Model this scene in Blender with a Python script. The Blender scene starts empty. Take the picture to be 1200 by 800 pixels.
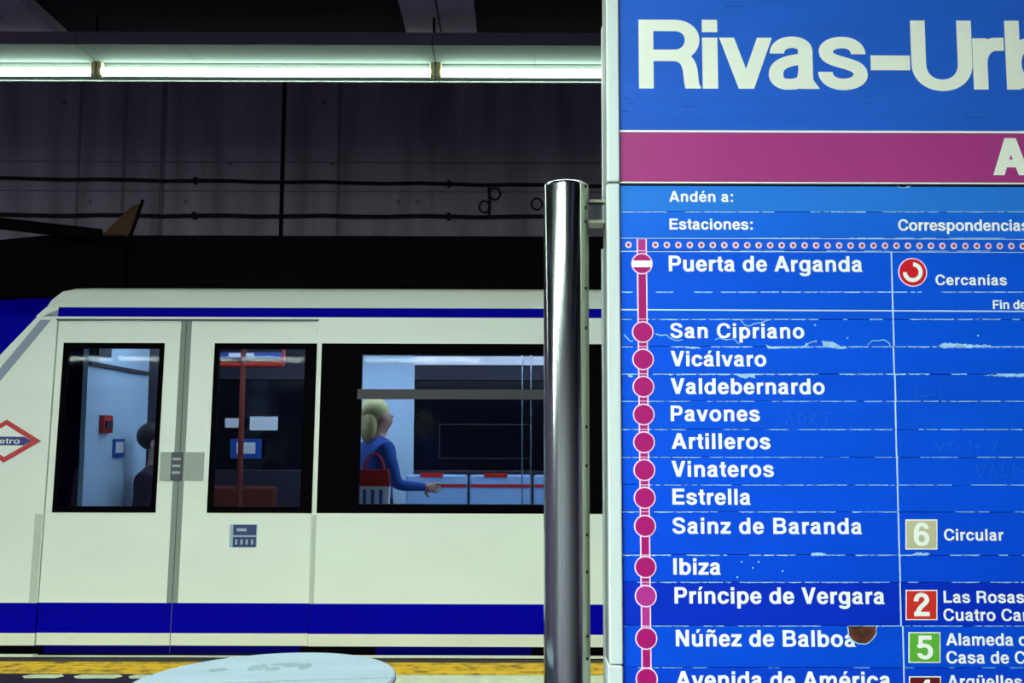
import bpy, math, random
from mathutils import Vector, Matrix
random.seed(7)
scn = bpy.context.scene
COL = scn.collection

# ------------------------------------------------------------------ camera
F_PX = 1190.0
PITCH = math.radians(5.5)
ROLL = 0.003
CAM = Vector((0.0, 0.0, 1.21))
RM = (Matrix.Rotation(math.pi/2 + PITCH, 3, 'X') @ Matrix.Rotation(ROLL, 3, 'Z'))
cd = bpy.data.cameras.new('camera'); cam = bpy.data.objects.new('camera', cd); COL.objects.link(cam)
cd.sensor_width = 36.0; cd.lens = F_PX/1200*36.0
cd.clip_start = 0.02; cd.clip_end = 200
cam.matrix_world = Matrix.Translation(CAM) @ RM.to_4x4()
scn.camera = cam

# ------------------------------------------------------------------ light, world, exposure
TUBE_COL = (0.86, 1.0, 0.90)
TUBE_STRENGTH = 11.5
NEAR_FILL_STRENGTH = 99.0
TRACK_FILL_STRENGTH = 17.0
SALOON_STRENGTH = 34.0
SALOON_WALL_STRENGTH = .45
w = bpy.data.worlds.new('world'); scn.world = w; w.use_nodes = True
w.node_tree.nodes['Background'].inputs[0].default_value = (0.27, 0.23, 0.36, 1)
w.node_tree.nodes['Background'].inputs[1].default_value = 0.35
scn.view_settings.view_transform = 'Standard'
scn.view_settings.look = 'None'
scn.view_settings.exposure = 0.72
scn.view_settings.gamma = 1.0
scn.view_settings.use_curve_mapping = False
scn.cycles.max_bounces = 8
scn.cycles.transparent_max_bounces = 12

# ------------------------------------------------------------------ pixel helpers (photo frame 1200x800)
def ray(px, py):
    return RM @ Vector(((px-600)/F_PX, (400-py)/F_PX, -1.0))
def on_y(px, py, Y):
    d = ray(px, py); return CAM + d*((Y-CAM.y)/d.y)
TS, TK = 5.82, 0.055                     # train side leans in a little
def ty(z): return TS + TK*z
def on_train(px, py):
    d = ray(px, py); return CAM + d*((TS + TK*CAM.z - CAM.y)/(d.y - TK*d.z))
def tx(px, py=500): return on_train(px, py).x
def tz(py, px=330): return on_train(px, py).z

# ------------------------------------------------------------------ materials
def lin(c):
    return tuple(((v/255)/12.92 if v/255 <= .04045 else ((v/255+.055)/1.055)**2.4) for v in c)
def mat(name, rgb, rough=.5, metal=0.0, noise=0.0, nscale=8.0, stretch=(1,1,1), bump=0.0, spec=.5, srgb=True, dark=None, cover=.5, rvar=0.0):
    m = bpy.data.materials.new(name); m.use_nodes = True
    nt = m.node_tree; b = nt.nodes['Principled BSDF']
    c = lin(rgb) if srgb else rgb
    b.inputs['Base Color'].default_value = (*c, 1)
    b.inputs['Roughness'].default_value = rough
    b.inputs['Metallic'].default_value = metal
    b.inputs['Specular IOR Level'].default_value = spec
    if noise or bump or dark or rvar:
        tc = nt.nodes.new('ShaderNodeTexCoord'); mp = nt.nodes.new('ShaderNodeMapping')
        mp.inputs['Scale'].default_value = stretch
        nz = nt.nodes.new('ShaderNodeTexNoise'); nz.inputs['Scale'].default_value = nscale; nz.inputs['Detail'].default_value = 6
        nt.links.new(tc.outputs['Object'], mp.inputs['Vector']); nt.links.new(mp.outputs[0], nz.inputs['Vector'])
        if noise or dark:
            rp = nt.nodes.new('ShaderNodeValToRGB')
            lo = lin(dark) if dark else tuple(v*(1-noise) for v in c)
            hi = c if dark else tuple(min(1, v*(1+noise)) for v in c)
            rp.color_ramp.elements[0].position = max(0, cover-.12 if dark else .3); rp.color_ramp.elements[0].color = (*lo, 1)
            rp.color_ramp.elements[1].position = min(1, cover+.12 if dark else .7); rp.color_ramp.elements[1].color = (*hi, 1)
            nt.links.new(nz.outputs['Fac'], rp.inputs['Fac']); nt.links.new(rp.outputs[0], b.inputs['Base Color'])
        if bump:
            bp = nt.nodes.new('ShaderNodeBump'); bp.inputs['Strength'].default_value = bump; bp.inputs['Distance'].default_value = .01
            nt.links.new(nz.outputs['Fac'], bp.inputs['Height']); nt.links.new(bp.outputs[0], b.inputs['Normal'])
        if rvar:
            mr = nt.nodes.new('ShaderNodeMapRange'); mr.inputs['To Min'].default_value = max(.02, rough-rvar); mr.inputs['To Max'].default_value = rough+rvar
            nt.links.new(nz.outputs['Fac'], mr.inputs['Value']); nt.links.new(mr.outputs[0], b.inputs['Roughness'])
    return m
def emit(name, rgb, s):
    m = bpy.data.materials.new(name); m.use_nodes = True; nt = m.node_tree
    b = nt.nodes['Principled BSDF']; b.inputs['Base Color'].default_value = (.8, .8, .8, 1)
    b.inputs['Emission Color'].default_value = (*rgb, 1); b.inputs['Emission Strength'].default_value = s
    return m
def glass(name, tint, gl=.06):
    m = bpy.data.materials.new(name); m.use_nodes = True; nt = m.node_tree
    for n in list(nt.nodes):
        if n.type != 'OUTPUT_MATERIAL': nt.nodes.remove(n)
    o = [n for n in nt.nodes][0]
    t = nt.nodes.new('ShaderNodeBsdfTransparent'); t.inputs[0].default_value = (*tint, 1)
    g = nt.nodes.new('ShaderNodeBsdfGlossy'); g.inputs['Roughness'].default_value = .03
    fr = nt.nodes.new('ShaderNodeFresnel'); fr.inputs[0].default_value = 1.1
    mx = nt.nodes.new('ShaderNodeMixShader')
    nt.links.new(fr.outputs[0], mx.inputs[0]); nt.links.new(t.outputs[0], mx.inputs[1]); nt.links.new(g.outputs[0], mx.inputs[2])
    nt.links.new(mx.outputs[0], o.inputs[0]); return m

M = {}
M['concrete_wall'] = mat('wall_concrete', (180, 174, 188), .9, noise=.3, nscale=1.6, stretch=(3, 3, .35), bump=.25)
M['joint_faint'] = mat('wall_joint_faint', (140, 136, 148), .95)
M['joint'] = mat('wall_joint', (14, 10, 18), .95)
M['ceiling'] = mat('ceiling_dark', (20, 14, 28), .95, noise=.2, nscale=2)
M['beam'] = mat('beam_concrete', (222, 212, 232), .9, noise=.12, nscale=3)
M['platform'] = mat('platform_floor', (34, 24, 54), .8, noise=.35, nscale=6, rvar=.05, spec=.2)
M['yellow'] = mat('yellow_strip', (232, 188, 28), .6, nscale=13, stretch=(1, 1.2, 1), dark=(112, 84, 26), cover=.41, bump=.2)
M['pale_line'] = mat('pale_line_paint', (214, 222, 186), .7, noise=.12, nscale=10)
M['edge'] = mat('platform_nosing', (60, 52, 44), .8, noise=.3, nscale=8)
M['ballast'] = mat('track_concrete', (40, 36, 40), .95, noise=.3, nscale=4, bump=.3)
M['rail'] = mat('rail_steel', (120, 112, 104), .35, 1.0, noise=.2)
M['housing'] = mat('luminaire_paint', (112, 100, 114), .8, noise=.06, spec=.2)
M['reflector'] = mat('luminaire_reflector', (92, 108, 100), .8, noise=.03, spec=.04)
M['lip'] = mat('luminaire_lip', (190, 205, 196), .6)
M['gap'] = mat('black_gap', (10, 8, 10), .8)
M['holder'] = mat('lamp_holder', (196, 190, 140), .5)
M['tube'] = emit('fluorescent_tube', TUBE_COL, TUBE_STRENGTH)
M['near_fill'] = emit('near_fill_diffuser', TUBE_COL, NEAR_FILL_STRENGTH)
M['track_fill'] = emit('track_fill_diffuser', TUBE_COL, TRACK_FILL_STRENGTH)
M['cable'] = mat('cable_rubber', (12, 9, 14), .7)
M['train_white'] = mat('train_white_paint', (226, 233, 220), .32, noise=.025, nscale=1.5, stretch=(1, 1, 3))
M['train_white_low'] = mat('train_cream_paint', (226, 228, 204), .4, noise=.05, nscale=2)
M['train_blue'] = mat('train_blue_paint', (2, 0, 156), .6, noise=.05, nscale=2, spec=.03)
M['train_blue_dark'] = mat('train_skirt_blue', (2, 0, 92), .6, spec=.03)
M['train_black'] = mat('train_black', (3, 1, 5), .6, spec=.02)
M['train_grey'] = mat('train_grey', (150, 160, 150), .45)
M['post_grey'] = mat('door_post_grey', (184, 194, 180), .45)
M['grey_band'] = mat('cab_grey_band', (136, 146, 168), .4)
M['rubber'] = mat('door_rubber', (128, 140, 128), .6)
M['rubber_dark'] = mat('door_rubber_dark', (60, 66, 78), .5)
M['roof_dark'] = mat('roof_equipment_dark', (9, 6, 13), .9, noise=.2, spec=.1)
M['roof_black'] = mat('roof_black', (4, 2, 6), .9, spec=.1)
M['roof_yellow'] = mat('roof_yellow_plate', (84, 54, 12), .7)
M['transom'] = mat('window_transom', (34, 30, 42), .5)
M['tint'] = glass('tinted_glass', (.42, .46, .52))
M['red_logo'] = mat('emblem_red', (186, 24, 22), .4)
M['white_logo'] = mat('emblem_white', (230, 234, 228), .4)
M['blue_logo'] = mat('emblem_blue', (20, 26, 120), .4)
M['sticker_blue'] = mat('sticker_blue', (16, 44, 104), .45)
M['sticker_pale'] = mat('sticker_pale', (150, 176, 190), .45)
M['int_panel'] = mat('saloon_panel', (186, 216, 234), .5, noise=.04)
M['int_dark'] = mat('saloon_dark_panel', (34, 30, 48), .6)
M['int_floor'] = mat('saloon_floor', (50, 48, 60), .7, noise=.1)
M['int_glass'] = mat('far_window', (10, 9, 20), .12)
M['int_seat'] = mat('seat_blue_shell', (150, 186, 222), .4)
M['int_red'] = mat('grab_rail_red', (200, 34, 24), .35)
M['int_rust'] = mat('grab_pole_rust_red', (120, 38, 22), .5)
M['int_steel'] = mat('grab_rail_steel', (190, 200, 210), .25, 1.0)
M['int_cush'] = mat('seat_cushion_orange', (96, 28, 16), .8)
M['int_white'] = mat('notice_white', (236, 240, 240), .5)
M['int_blue'] = mat('notice_blue', (24, 84, 170), .5)
M['int_light'] = emit('saloon_wall_light', (.74, .80, 1.0), SALOON_WALL_STRENGTH)
M['saloon_lamp'] = emit('saloon_lamp', (.74, .88, 1.0), SALOON_STRENGTH)
M['chrome'] = mat('polished_steel', (184, 192, 194), .15, 1.0, noise=.4, nscale=3, stretch=(26, 26, .15), rvar=.04)
M['steel_dull'] = mat('slot_steel', (176, 182, 164), .35, 1.0)
M['hole'] = mat('bolt_hole', (14, 12, 12), .7)
M['sign_frame'] = mat('sign_frame_aluminium', (196, 209, 208), .45, noise=.04, nscale=5)
M['sign_back'] = mat('sign_back_grey', (120, 128, 120), .5)
M['seam'] = mat('sign_seam', (16, 18, 26), .7)
M['title_blue'] = mat('title_panel_blue', (34, 92, 196), .42, spec=.25, noise=.06, nscale=5, stretch=(1, 1, 6))
M['band_magenta'] = mat('line_band_magenta', (162, 54, 124), .4, noise=.06, nscale=4)
M['sign_white'] = mat('sign_white', (238, 242, 236), .45)
M['title_white'] = mat('title_white', (226, 232, 218), .5, noise=.03)
M['magenta'] = mat('line_magenta', (164, 12, 104), .4, noise=.03)
M['magenta_light'] = mat('line_magenta_faded', (172, 46, 138), .4)
M['pink'] = mat('line_pale_edge', (236, 212, 242), .45)
M['dot_red'] = mat('dot_red', (160, 74, 66), .5)
M['worn'] = mat('worn_edge', (150, 196, 240), .6, nscale=60, noise=.3)
M['hairline'] = mat('printed_pale_line', (180, 212, 250), .5)
M['scratch'] = mat('faint_scratch', (30, 100, 212), .5)
M['rust'] = mat('rust', (98, 42, 18), .9, nscale=60, dark=(46, 20, 10), cover=.5)
M['badge_tan'] = mat('badge_tan', (188, 188, 150), .45)
M['badge_red'] = mat('badge_red', (206, 44, 34), .45)
M['badge_green'] = mat('badge_green', (92, 172, 52), .45)
M['badge_brown'] = mat('badge_brown', (100, 16, 26), .45)
M['cerc_red'] = mat('commuter_red', (206, 22, 36), .45)
M['bin_lid'] = mat('bin_lid_metal', (126, 144, 158), .5, noise=.08, nscale=9, stretch=(1, 2, 1))
M['bin_stain'] = mat('bin_stain', (112, 128, 136), .7, noise=.1)
M['bin_body'] = mat('bin_body_grey', (130, 142, 146), .45, noise=.05)
M['tile'] = mat('rear_wall_panel', (120, 116, 124), .6, noise=.08)

# ------------------------------------------------------------------ mesh builder
class MB:
    def __init__(s): s.v = []; s.f = []; s.m = []; s.ms = []
    def mi(s, m):
        m = M[m] if isinstance(m, str) else m
        if m not in s.ms: s.ms.append(m)
        return s.ms.index(m)
    def add(s, vs, fs, m):
        o = len(s.v); i = s.mi(m)
        s.v += [Vector(p) for p in vs]
        for f in fs: s.f.append(tuple(o+k for k in f)); s.m.append(i)
    def hexa(s, p, m):       # 8 points: bottom ring, top ring
        s.add(p, [(0,3,2,1),(4,5,6,7),(0,1,5,4),(1,2,6,5),(2,3,7,6),(3,0,4,7)], m)
    def box(s, a, b, m):
        (x0,y0,z0),(x1,y1,z1) = a, b
        x0,x1 = min(x0,x1),max(x0,x1); y0,y1 = min(y0,y1),max(y0,y1); z0,z1 = min(z0,z1),max(z0,z1)
        s.hexa([(x0,y0,z0),(x1,y0,z0),(x1,y1,z0),(x0,y1,z0),(x0,y0,z1),(x1,y0,z1),(x1,y1,z1),(x0,y1,z1)], m)
    def bbox(s, a, b, m, r=.005):   # box with bevelled vertical+horizontal edges
        (x0,y0,z0),(x1,y1,z1) = a, b
        def ring(i): return [(x0+i,y0+i),(x1-i,y0+i),(x1-i,y1-i),(x0+i,y1-i)]
        def oct8(i):
            q = r; return [(x0+i+q,y0+i),(x1-i-q,y0+i),(x1-i,y0+i+q),(x1-i,y1-i-q),(x1-i-q,y1-i),(x0+i+q,y1-i),(x0+i,y1-i-q),(x0+i,y0+i+q)]
        L = [(oct8(r), z0), (oct8(0), z0+r), (oct8(0), z1-r), (oct8(r), z1)]
        vs = [(x,y,z) for rg,z in L for x,y in rg]; fs = [tuple(reversed(range(8))), tuple(range(24,32))]
        for k in range(3):
            for j in range(8): fs.append((k*8+j, k*8+(j+1)%8, k*8+8+(j+1)%8, k*8+8+j))
        s.add(vs, fs, m)
    def poly_prism(s, pts, dvec, m):   # pts: planar ring, extruded by dvec
        n = len(pts); P = [Vector(p) for p in pts]; D = Vector(dvec)
        s.add(P+[p+D for p in P], [tuple(range(n)), tuple(reversed(range(n,2*n)))]+[(i,n+i,n+(i+1)%n,(i+1)%n) for i in range(n)], m)
    def tube(s, pts, r, m, n=12, caps=True):
        pts = [Vector(p) for p in pts]; rs = r if isinstance(r,(list,tuple)) else [r]*len(pts)
        vs = []; up = Vector((0,0,1))
        for i,p in enumerate(pts):
            t = (pts[min(i+1,len(pts)-1)]-pts[max(i-1,0)]).normalized()
            u = Vector((0,1,0)) if abs(t.z) > .9 else up
            a = t.cross(u).normalized(); b = t.cross(a).normalized()
            for k in range(n):
                an = 2*math.pi*k/n; vs.append(p + (a*math.cos(an)+b*math.sin(an))*rs[i])
        fs = []
        for i in range(len(pts)-1):
            for k in range(n): fs.append((i*n+k, i*n+(k+1)%n, (i+1)*n+(k+1)%n, (i+1)*n+k))
        if caps: fs += [tuple(reversed(range(n))), tuple(range((len(pts)-1)*n, len(pts)*n))]
        s.add(vs, fs, m)
    def lathe(s, c, prof, m, n=48):   # prof: (r,z) list about vertical axis at c
        vs = []; fs = []
        for r,z in prof:
            for k in range(n):
                a = 2*math.pi*k/n; vs.append((c[0]+r*math.cos(a), c[1]+r*math.sin(a), c[2]+z))
        for i in range(len(prof)-1):
            for k in range(n): fs.append((i*n+k, i*n+(k+1)%n, (i+1)*n+(k+1)%n, (i+1)*n+k))
        fs += [tuple(reversed(range(n))), tuple(range((len(prof)-1)*n, len(prof)*n))]
        s.add(vs, fs, m)
    def ellipsoid(s, c, r, m, n=16):
        vs=[]; fs=[]; k=n//2
        for i in range(k+1):
            a = math.pi*i/k
            for j in range(n):
                b = 2*math.pi*j/n
                vs.append((c[0]+r[0]*math.sin(a)*math.cos(b), c[1]+r[1]*math.sin(a)*math.sin(b), c[2]+r[2]*math.cos(a)))
        for i in range(k):
            for j in range(n): fs.append((i*n+j,(i+1)*n+j,(i+1)*n+(j+1)%n,i*n+(j+1)%n))
        s.add(vs, fs, m)
    def build(s, name, parent=None, smooth=False, bevel=0):
        me = bpy.data.meshes.new(name)
        org = Vector((0,0,0))
        if parent is not None:
            q = parent
            while q is not None: org += q.location; q = q.parent
        me.from_pydata([tuple(v-org) for v in s.v], [], s.f)
        for m in s.ms: me.materials.append(m)
        for p,i in zip(me.polygons, s.m): p.material_index = i; p.use_smooth = smooth
        me.validate(); me.update()
        if smooth: me.set_sharp_from_angle(angle=math.radians(40))
        o = bpy.data.objects.new(name, me); COL.objects.link(o)
        if parent is not None: o.parent = parent
        if bevel:
            b = o.modifiers.new('bevel','BEVEL'); b.width = bevel; b.segments = 2; b.limit_method = 'ANGLE'
        return o

def tag(o, label, cat, group=None):
    o['label'] = label; o['category'] = cat
    if group: o['group'] = group
    return o
def thing(name, label, cat, loc=(0,0,0), group=None):
    o = bpy.data.objects.new(name, None); COL.objects.link(o); o.location = loc; o.empty_display_size = .1
    return tag(o, label, cat, group)
def struct(o, label=None, cat=None):
    o['kind'] = 'structure'
    if label: o['label'] = label
    if cat: o['category'] = cat
    return o
def copy_tree(o, off=None, parent=None):
    c = o.copy(); COL.objects.link(c)
    if parent is not None: c.parent = parent
    for ch in list(o.children): copy_tree(ch, None, c)
    if off is not None: c.location = Vector(o.location)+Vector(off)
    return c

# ------------------------------------------------------------------ setting
PLAT_Y = 5.74                    # platform edge
WALL_Y = 9.4
XL, XR = -9.0, 9.0
b = MB(); b.box((XL, -3.0, -.25), (XR, PLAT_Y-.10, 0), 'platform'); struct(b.build('floor'), 'dark grey station platform floor', 'floor')
b = MB(); b.box((XL, 5.38, .0005), (XR, PLAT_Y-.1, .006), 'yellow'); b.box((XL, PLAT_Y-.10, -.25), (XR, PLAT_Y, .002), 'edge')
# raised ribs of the tactile strip
for k in range(5):
    yy = 5.41+.048*k; b.box((XL, yy, .006), (XR, yy+.022, .009), 'yellow')
struct(b.build('trim_1'), 'worn yellow tactile strip along the platform edge', 'tactile strip')
b = MB()
def wobble_patch(x0, x1, y0, y1):
    n = max(6, int((x1-x0)/.03)); lo = []; hi = []
    for i in range(n+1):
        x = x0+(x1-x0)*i/n; e = min(1, min(i, n-i)/(n*.12)+.05)
        my = (y0+y1)/2; hw = (y1-y0)/2*e
        lo.append((x, my-hw*random.uniform(.8,1), .0012)); hi.append((x, my+hw*random.uniform(.85,1), .0012))
    b.add(lo+hi, [(i, i+1, n+2+i, n+1+i) for i in range(n)], 'pale_line')
for x0,x1 in ((-2.49,-2.28),(-2.23,-1.98),(-1.95,-1.8)): wobble_patch(x0, x1, 5.27, 5.365)  # line breaks into short ragged patches at the left
b.box((-1.3, 5.12, .0004), (6.0, 5.372, .0012), 'pale_line')
struct(b.build('trim_2'), 'pale line beside the yellow strip, broken up at the left', 'floor line')
b = MB(); b.box((XL, PLAT_Y+.001, -1.35), (XR, WALL_Y, -1.1), 'ballast'); struct(b.build('track_bed'), 'dark concrete track bed', 'track bed')
for yy in (6.4, 7.84):
    b = MB(); b.box((XL, yy-.06, -1.1), (XR, yy+.06, -1.085), 'rail'); b.box((XL, yy-.01, -1.085), (XR, yy+.01, -1.0), 'rail'); b.box((XL, yy-.035, -1.0), (XR, yy+.035, -.96), 'rail')
    struct(b.build('rail'))
# far wall with formwork joints
b = MB(); b.box((XL, WALL_Y, -1.35), (XR, WALL_Y+.25, 5.4), 'concrete_wall')
def wall_pt(px, py): return on_y(px, py, WALL_Y)
for px, wd, mt in ((92,.03,'joint_faint'),(145,.03,'joint_faint'),(190,.05,'joint_faint'),(331,.04,'joint'),(397,.035,'joint_faint')):
    p = wall_pt(px, 200); b.box((p.x-wd/2, WALL_Y-.002, -1.0), (p.x+wd/2, WALL_Y+.01, 5.3), mt)
for px in (900, 1100):
    p = wall_pt(px, 200); b.box((p.x-.008, WALL_Y-.002, -1.0), (p.x+.008, WALL_Y+.01, 5.3), 'joint')
for py in (190, 224):
    z = wall_pt(300, py).z; b.box((XL, WALL_Y-.002, z-.007), (XR, WALL_Y+.01, z+.007), 'joint_faint')
for k in range(9):   # tie holes
    p = wall_pt(random.uniform(0, 640), random.choice((192, 226, 236, 120)))
    b.poly_prism([(p.x+.022*math.cos(a*math.pi/4), WALL_Y-.001, p.z+.022*math.sin(a*math.pi/4)) for a in range(8)], (0,.005,0), 'joint_faint')
struct(b.build('wall_back'), 'dark concrete wall behind the train', 'wall')
# ceilings
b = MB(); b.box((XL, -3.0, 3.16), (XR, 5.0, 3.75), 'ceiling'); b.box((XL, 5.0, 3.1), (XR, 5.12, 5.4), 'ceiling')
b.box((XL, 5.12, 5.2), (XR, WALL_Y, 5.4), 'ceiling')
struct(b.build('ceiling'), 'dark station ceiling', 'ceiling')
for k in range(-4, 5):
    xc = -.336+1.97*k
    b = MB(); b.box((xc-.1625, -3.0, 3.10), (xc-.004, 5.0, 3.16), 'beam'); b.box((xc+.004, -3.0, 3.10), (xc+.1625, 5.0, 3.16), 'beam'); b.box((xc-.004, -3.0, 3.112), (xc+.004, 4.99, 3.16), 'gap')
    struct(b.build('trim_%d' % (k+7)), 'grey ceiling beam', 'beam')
b = MB(); b.box((XL, -3.2, 0), (XR, -3.0, 3.75), 'tile')
for k in range(16): b.box((XL+1.2*k-.006, -3.001, 0), (XL+1.2*k+.006, -2.995, 3.5), 'joint')
struct(b.build('wall_front'), 'panelled platform wall behind the camera', 'wall')

# ------------------------------------------------------------------ cables on the far wall
def wall_cable(y0, y1, label, r):
    a = wall_pt(0, y0); c = wall_pt(640, y1); sl = (c.z-a.z)/(c.x-a.x)
    pts = []
    for i in range(61):
        x = XL+.05+(XR-XL-.1)*i/60; pts.append((x, WALL_Y-r-.012, a.z+sl*(x-a.x)+.006*math.sin(i*1.9)))
    t = thing('wall_cable', label, 'cable', (0, WALL_Y, a.z), 'cables along the far wall')
    m = MB(); m.tube(pts, r, 'cable', 8); m.build('cable', t, True)
    for i in range(4, 60, 8):
        p = pts[i]; m = MB(); m.box((p[0]-.015, WALL_Y-2*r-.02, p[2]-r-.012), (p[0]+.015, WALL_Y+.002, p[2]+r+.012), 'cable'); m.build('clip', t)
wall_cable(210, 218, 'upper black cable running along the dark concrete wall', .018)
wall_cable(253, 255, 'lower black cable along the dark wall, just above the train roof', .02)
p0 = wall_pt(573, 218); p1 = wall_pt(573, 254)
m = MB(); m.tube([(p0.x, WALL_Y-.03, p0.z), (p0.x+.01, WALL_Y-.03, (p0.z+p1.z)/2), (p1.x, WALL_Y-.03, p1.z)], .014, 'cable', 8)
tag(m.build('cable_drop', None, True), 'short vertical cable linking the two wall cables', 'cable')
for i,(px,py,lab) in enumerate(((580,228,'upper cable loop right of the short vertical cable'),(568,243,'lower cable loop left of the short vertical cable'),(629,240,'small cable loop beside the steel pole top'))):
    p = wall_pt(px, py); m = MB()
    m.tube([(p.x+.05*math.cos(a*math.pi/8), WALL_Y-.03, p.z+.055*math.sin(a*math.pi/8)) for a in range(17)], .009, 'cable', 6)
    tag(m.build('cable_loop', None, True), 'black '+lab, 'cable', 'cable loops on the far wall')

# ------------------------------------------------------------------ luminaires
LY0, LY1, LZ0, LZ1 = 4.2, 4.64, 2.888, 2.935
TUBE_Y, TUBE_Z = 4.42, 2.845
LEN = 1.52
def luminaire(xa, yoff, tube, label, rod=True):
    t = thing('fluorescent_light', label, 'light', (xa+LEN/2, TUBE_Y+yoff, LZ1), 'row of fluorescent lights' if yoff == 0 else 'fluorescent lights over the platform')
    x0, x1 = xa+.002, xa+LEN-.002; y0, y1 = LY0+yoff, LY1+yoff
    m = MB(); m.box((x0, y0, LZ0+.004), (x1, y1, LZ1), 'housing')
    m.box((x0, y0-.006, LZ1-.004), (x1, y0, LZ1+.004), 'housing'); m.build('housing', t)
    m = MB(); m.box((x0, y0+.002, LZ0-.002), (x0+.44, TUBE_Y+yoff-.004, LZ0+.004), 'reflector'); m.box((x0+.442, y0+.002, LZ0-.002), (x1, TUBE_Y+yoff-.004, LZ0+.004), 'reflector')
    m.box((x0, TUBE_Y+yoff+.02, LZ0-.004), (x1, y1, LZ0+.004), 'reflector'); m.build('reflector', t)
    m = MB(); m.box((x0, y1-.006, LZ0-.009), (x1, y1, LZ0+.004), 'lip'); m.build('lower_lip', t)
    m = MB(); m.box((x0, TUBE_Y+yoff-.004, LZ0-.003), (x1, TUBE_Y+yoff+.006, LZ0+.004), 'gap'); m.build('slot', t)
    m = MB(); m.tube([(x0+.022, TUBE_Y+yoff, TUBE_Z), (x1-.022, TUBE_Y+yoff, TUBE_Z)], .019, tube, 16); m.build('tube', t, True)
    for xe in (x0, x1-.024):
        m = MB(); m.bbox((xe, TUBE_Y+yoff-.016, TUBE_Z-.024), (xe+.024, TUBE_Y+yoff+.016, LZ0+.002), 'holder', .004); m.build('lamp_holder', t)
    if rod:
        m = MB(); m.tube([(x1-.008, TUBE_Y+yoff, LZ1-.001), (x1-.008, TUBE_Y+yoff, 3.112)], .006, 'gap', 8); m.box((x1-.13, y0+.02, LZ1-.001), (x1, y0+.05, LZ1+.012), 'gap'); m.build('hanger', t)
    return t
xa0 = -1.865
for k in range(-3, 4):
    lab = {0:'long fluorescent light hung across the middle of the ceiling row', -1:'fluorescent light at the left end of the row, cut by the photo edge', 1:'fluorescent light running behind the station sign'}.get(k, 'fluorescent light further along the overhead row')
    luminaire(xa0+LEN*k, 0, 'tube', lab)
for k,yc,pm in [(k,-.55,'near_fill') for k in range(-3, 1)]+[(k,2.75,'track_fill') for k in range(0, 4)]:   # unseen panels added above the frame to light the sign and train side
    xa = xa0+LEN*k; t = thing('fill_panel', 'unseen flat fill light panel added over the platform', 'light', (xa+LEN/2, yc, 2.95), 'added fill panels over the platform')
    m = MB(); m.box((xa+.02, yc-.16, 2.90), (xa+LEN-.02, yc-.14, 2.97), 'housing'); m.box((xa+.02, yc+.14, 2.90), (xa+LEN-.02, yc+.16, 2.97), 'housing')
    m.box((xa+.02, yc-.14, 2.95), (xa+LEN-.02, yc+.14, 2.97), 'housing'); m.box((xa+.02, yc-.14, 2.90), (xa+.04, yc+.14, 2.95), 'housing'); m.box((xa+LEN-.04, yc-.14, 2.90), (xa+LEN-.02, yc+.14, 2.95), 'housing'); m.build('housing', t)
    m = MB(); m.box((xa+.045, yc-.135, 2.905), (xa+LEN-.045, yc+.135, 2.915), pm); m.build('diffuser', t)
    m = MB(); m.tube([(xa+LEN/2, yc, 2.97), (xa+LEN/2, yc, 3.16)], .008, 'gap', 8); m.build('hanger', t)

# ------------------------------------------------------------------ glyphs (grotesque bold, drawn as pen strokes)
def bez(p0, p1, p2, p3, n=10):
    out = []
    for i in range(1, n+1):
        t = i/n; u = 1-t
        pt = (u**3*p0[0]+3*u*u*t*p1[0]+3*u*t*t*p2[0]+t**3*p3[0], u**3*p0[1]+3*u*u*t*p1[1]+3*u*t*t*p2[1]+t**3*p3[1])
        d = (3*u*u*(p1[0]-p0[0])+6*u*t*(p2[0]-p1[0])+3*t*t*(p3[0]-p2[0]), 3*u*u*(p1[1]-p0[1])+6*u*t*(p2[1]-p1[1])+3*t*t*(p3[1]-p2[1]))
        out.append((pt, d))
    return out
def stroke(cmds, v, h, lo=None, hi=None):
    K = .58; pts = []; p = cmds[0]; first = True
    for c in cmds[1:]:
        k = c[0]
        if k == 'L':
            d = (c[1]-p[0], c[2]-p[1]); seg = [((c[1],c[2]), d)]; st = d
        elif k == 'H':
            q = (c[1],c[2]); seg = bez(p, (p[0]+(q[0]-p[0])*K, p[1]), (q[0], q[1]+(p[1]-q[1])*(1-K)), q); st = (q[0]-p[0], 0)
            seg = bez(p, (p[0]+(q[0]-p[0])*K, p[1]), (q[0], q[1]-(q[1]-p[1])*K), q)
        elif k == 'V':
            q = (c[1],c[2]); seg = bez(p, (p[0], p[1]+(q[1]-p[1])*K), (q[0]-(q[0]-p[0])*K, q[1]), q); st = (0, q[1]-p[1])
        else:
            q = (c[5],c[6]); seg = bez(p, (c[1],c[2]), (c[3],c[4]), q, 14); st = (c[1]-p[0], c[2]-p[1])
        pts.append((p, st)); pts += seg; p = (seg[-1][0])
    L = []; R = []
    for (x,y),(dx,dy) in pts:
        n = math.hypot(dx,dy) or 1; dx /= n; dy /= n
        wd = math.sqrt((v*dy)**2+(h*dx)**2)/2
        a = (x-dy*wd, y+dx*wd); c = (x+dy*wd, y-dx*wd)
        if lo is not None: a = (a[0], max(lo,a[1])); c = (c[0], max(lo,c[1]))
        if hi is not None: a = (a[0], min(hi,a[1])); c = (c[0], min(hi,c[1]))
        L.append(a); R.append(c)
    return [[L[i], L[i+1], R[i+1], R[i]] for i in range(len(L)-1)]
def rect(x0, y0, x1, y1): return [[(x0,y0),(x1,y0),(x1,y1),(x0,y1)]]
def ring(x0, x1, y0, y1, v, h):
    cx, cy = (x0+x1)/2, (y0+y1)/2; a, c = v/2, h/2
    return stroke([(x0+a,cy),('V',cx,y1-c),('H',x1-a,cy),('V',cx,y0+c),('H',x0+a,cy)], v, h)
ADV = dict(zip('ABCEFILMNOPRSUV', (722,722,722,667,611,278,611,833,722,778,667,722,667,722,667)))
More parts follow.
